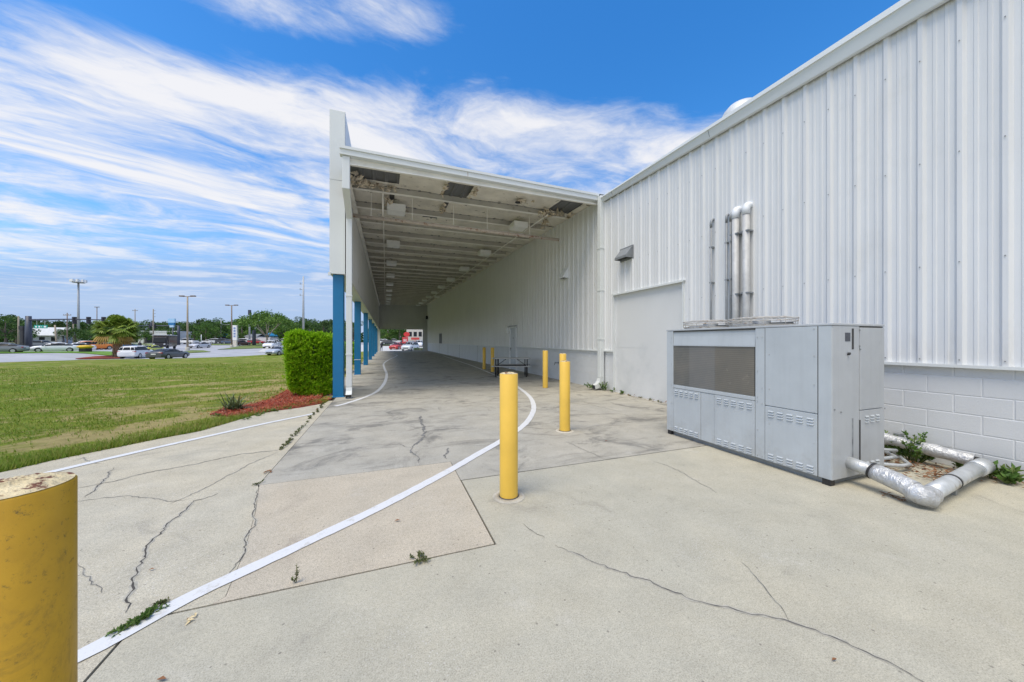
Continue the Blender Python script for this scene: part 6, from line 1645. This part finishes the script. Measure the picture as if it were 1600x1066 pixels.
# ------------------------------------------------------------------ sky, sun, camera
def world():
    w = bpy.data.worlds.new('World'); SC.world = w; w.use_nodes = True
    n = NT(w); n.n.clear()
    out = n.add('ShaderNodeOutputWorld'); bg = n.add('ShaderNodeBackground'); n.link(bg.outputs[0], out.inputs[0])
    sky = n.add('ShaderNodeTexSky', sky_type='NISHITA'); sky.sun_disc = False
    sky.sun_elevation = math.radians(SUN_EL); sky.sun_rotation = math.radians(SUN_ROT); sky.air_density = 1.0; sky.dust_density = .6; sky.ozone_density = 3.0
    hs = n.add('ShaderNodeHueSaturation'); hs.inputs['Saturation'].default_value = SKY_SAT; hs.inputs['Value'].default_value = SKY_VAL; hs.inputs['Hue'].default_value = .502; n.link(sky.outputs[0], hs.inputs['Color'])
    tc = n.add('ShaderNodeTexCoord').outputs['Generated']
    def dot(v):
        x = n.add('ShaderNodeVectorMath', operation='DOT_PRODUCT'); n.link(tc, x.inputs[0]); x.inputs[1].default_value = v; return x.outputs['Value']
    dz = n.math('MAXIMUM', dot((0,0,1)), .012)
    a = n.math('DIVIDE', dot((CS,-SN,0)), dz); b_ = n.math('DIVIDE', dot((SN,CS,0)), dz)
    cv = n.add('ShaderNodeCombineXYZ'); n.link(a, cv.inputs[0]); n.link(b_, cv.inputs[1])
    P = cv.outputs[0]
    # wind-drawn cirrus: warped, stretched noise on a flat cloud layer
    wv = n.add('ShaderNodeTexNoise'); wv.inputs['Scale'].default_value = 1.1; wv.inputs['Detail'].default_value = 5; n.link(P, wv.inputs['Vector'])
    wsub = n.add('ShaderNodeVectorMath', operation='SUBTRACT'); n.link(wv.outputs['Color'], wsub.inputs[0]); wsub.inputs[1].default_value = (.5,.5,.5)
    wsc = n.add('ShaderNodeVectorMath', operation='SCALE'); n.link(wsub.outputs[0], wsc.inputs[0]); wsc.inputs['Scale'].default_value = .5
    wad = n.add('ShaderNodeVectorMath', operation='ADD'); n.link(P, wad.inputs[0]); n.link(wsc.outputs[0], wad.inputs[1])
    sx_ = n.add('ShaderNodeSeparateXYZ'); n.link(wad.outputs[0], sx_.inputs[0])
    ac_ = n.math('MINIMUM', n.math('MAXIMUM', a, -2.6), .9)
    off_ = n.math('SUBTRACT', n.math('MULTIPLY', ac_, .26), n.math('MULTIPLY', n.math('MULTIPLY', ac_, ac_), .13))
    cb = n.add('ShaderNodeCombineXYZ'); n.link(sx_.outputs[0], cb.inputs[0]); n.link(n.math('SUBTRACT', sx_.outputs[1], off_), cb.inputs[1])
    Pr = cb.outputs[0]
    Ps = n.mapv(Pr, (.95, 1.55, 1), (0,0,0), (CLX, CLY, 0))
    f1 = n.noise(Ps, 1.25, 10, .63, .5); Pf = n.mapv(Pr, (1.8, 2.5, 1), (0,0,0), (3.1,1.7,0)); f2 = n.noise(Pf, 2.3, 8, .66, .4)
    f3 = n.noise(n.mapv(Pr, (.5,.8,1), (0,0,0), (7.3,2.2,0)), 1.5, 3, .5)
    line_ = n.math('SUBTRACT', b_, n.math('MULTIPLY_ADD', a, .16, 1.40))     # >0 on the cloudy side of the front
    m = n.step(line_, -.32, .22)
    # second thin band nearer the zenith
    l2 = n.math('ABSOLUTE', n.math('SUBTRACT', b_, n.math('MULTIPLY_ADD', a, .10, 1.10))); m2 = n.math('MULTIPLY', n.step(l2, .22, .02), n.math('MULTIPLY', n.step(a, -1.15, -.75), n.step(a, -.05, -.35)))
    m = n.math('MAXIMUM', m, n.math('MULTIPLY', m2, .9))
    m = n.math('MAXIMUM', m, n.math('MULTIPLY', n.math('MAXIMUM', n.step(b_, -.2, -.9), n.step(a, 1.7, 2.6)), 1.25))  # unseen cloud behind the camera and far right, added to whiten the ambient light
    band = n.math('MULTIPLY', n.step(n.math('ABSOLUTE', n.math('SUBTRACT', line_, .28)), .50, .08), .09)
    d = n.math('ADD', n.math('MULTIPLY', f1, .74), n.math('MULTIPLY', f2, .26))
    d = n.math('ADD', d, n.math('MULTIPLY', n.math('SUBTRACT', f3, .5), .50))
    d = n.math('ADD', d, n.math('MULTIPLY', n.math('SUBTRACT', m, .62), .34)); d = n.math('ADD', d, band)
    cov = n.step(d, .455, .79)
    thin = n.math('MULTIPLY', n.step(b_, 2.2, 9.0), .45)                        # milky veil towards the horizon
    cov = n.math('MAXIMUM', n.math('MULTIPLY', cov, n.math('MULTIPLY_ADD', n.step(b_, 2.4, 5.0), -.38, .95)), thin)
    low = n.step(b_, 3.0, 14.0)
    ccol = n.mix(n.step(d, .50, .80), CLOUD_LO, CLOUD_HI)
    ccol = n.mix(low, ccol, CLOUD_FAR)
    skyc = n.mix(n.math('MULTIPLY', n.step(b_, 1.5, 5.5), .9), hs.outputs[0], (2.2,3.7,6.5))
    col = n.mix(cov, skyc, ccol)
    hz = n.step(b_, 9.0, 40.0); col = n.mix(n.math('MULTIPLY', hz, .8), col, CLOUD_FAR)
    n.link(col, bg.inputs['Color']); bg.inputs['Strength'].default_value = SKY_STR
SUN_EL, SUN_ROT = 66, -125
SKY_SAT, SKY_VAL, SKY_STR = 1.36, 1.88, .10
CLX, CLY = .0, .0
CLOUD_LO, CLOUD_HI, CLOUD_FAR = (5.5,5.95,6.9), (7.4,7.35,7.5), (4.3,5.0,6.5)
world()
sd = bpy.data.lights.new('sun', 'SUN'); sd.energy = 2.5; sd.angle = math.radians(34); sd.color = (1.0,.91,.74)
so = bpy.data.objects.new('sun', sd); COL.objects.link(so)
def sun_dir(el, rot):   # Nishita: rotation measured from +Y towards +X
    e, r_ = math.radians(el), math.radians(rot); return Vector((math.sin(r_)*math.cos(e), math.cos(r_)*math.cos(e), math.sin(e)))
so.rotation_euler = (-sun_dir(SUN_EL, SUN_ROT)).to_track_quat('-Z', 'Y').to_euler(); so.location = (-20, -20, 40)
cam = bpy.data.cameras.new('camera'); co = bpy.data.objects.new('camera', cam); COL.objects.link(co)
cam.sensor_width = 36; cam.lens = 36*F/1600; cam.clip_start = .05; cam.clip_end = 3000; cam.shift_y = .5/1600
co.location = (0, 0, CH); co.rotation_euler = (PI/2, 0, -TH); SC.camera = co
vs_ = SC.view_settings; vs_.view_transform = 'Standard'; vs_.look = 'None'; vs_.exposure = .33; vs_.gamma = 1.0; vs_.use_curve_mapping = False
SC.cycles.max_bounces = 8; SC.cycles.diffuse_bounces = 5; SC.cycles.use_denoising = True
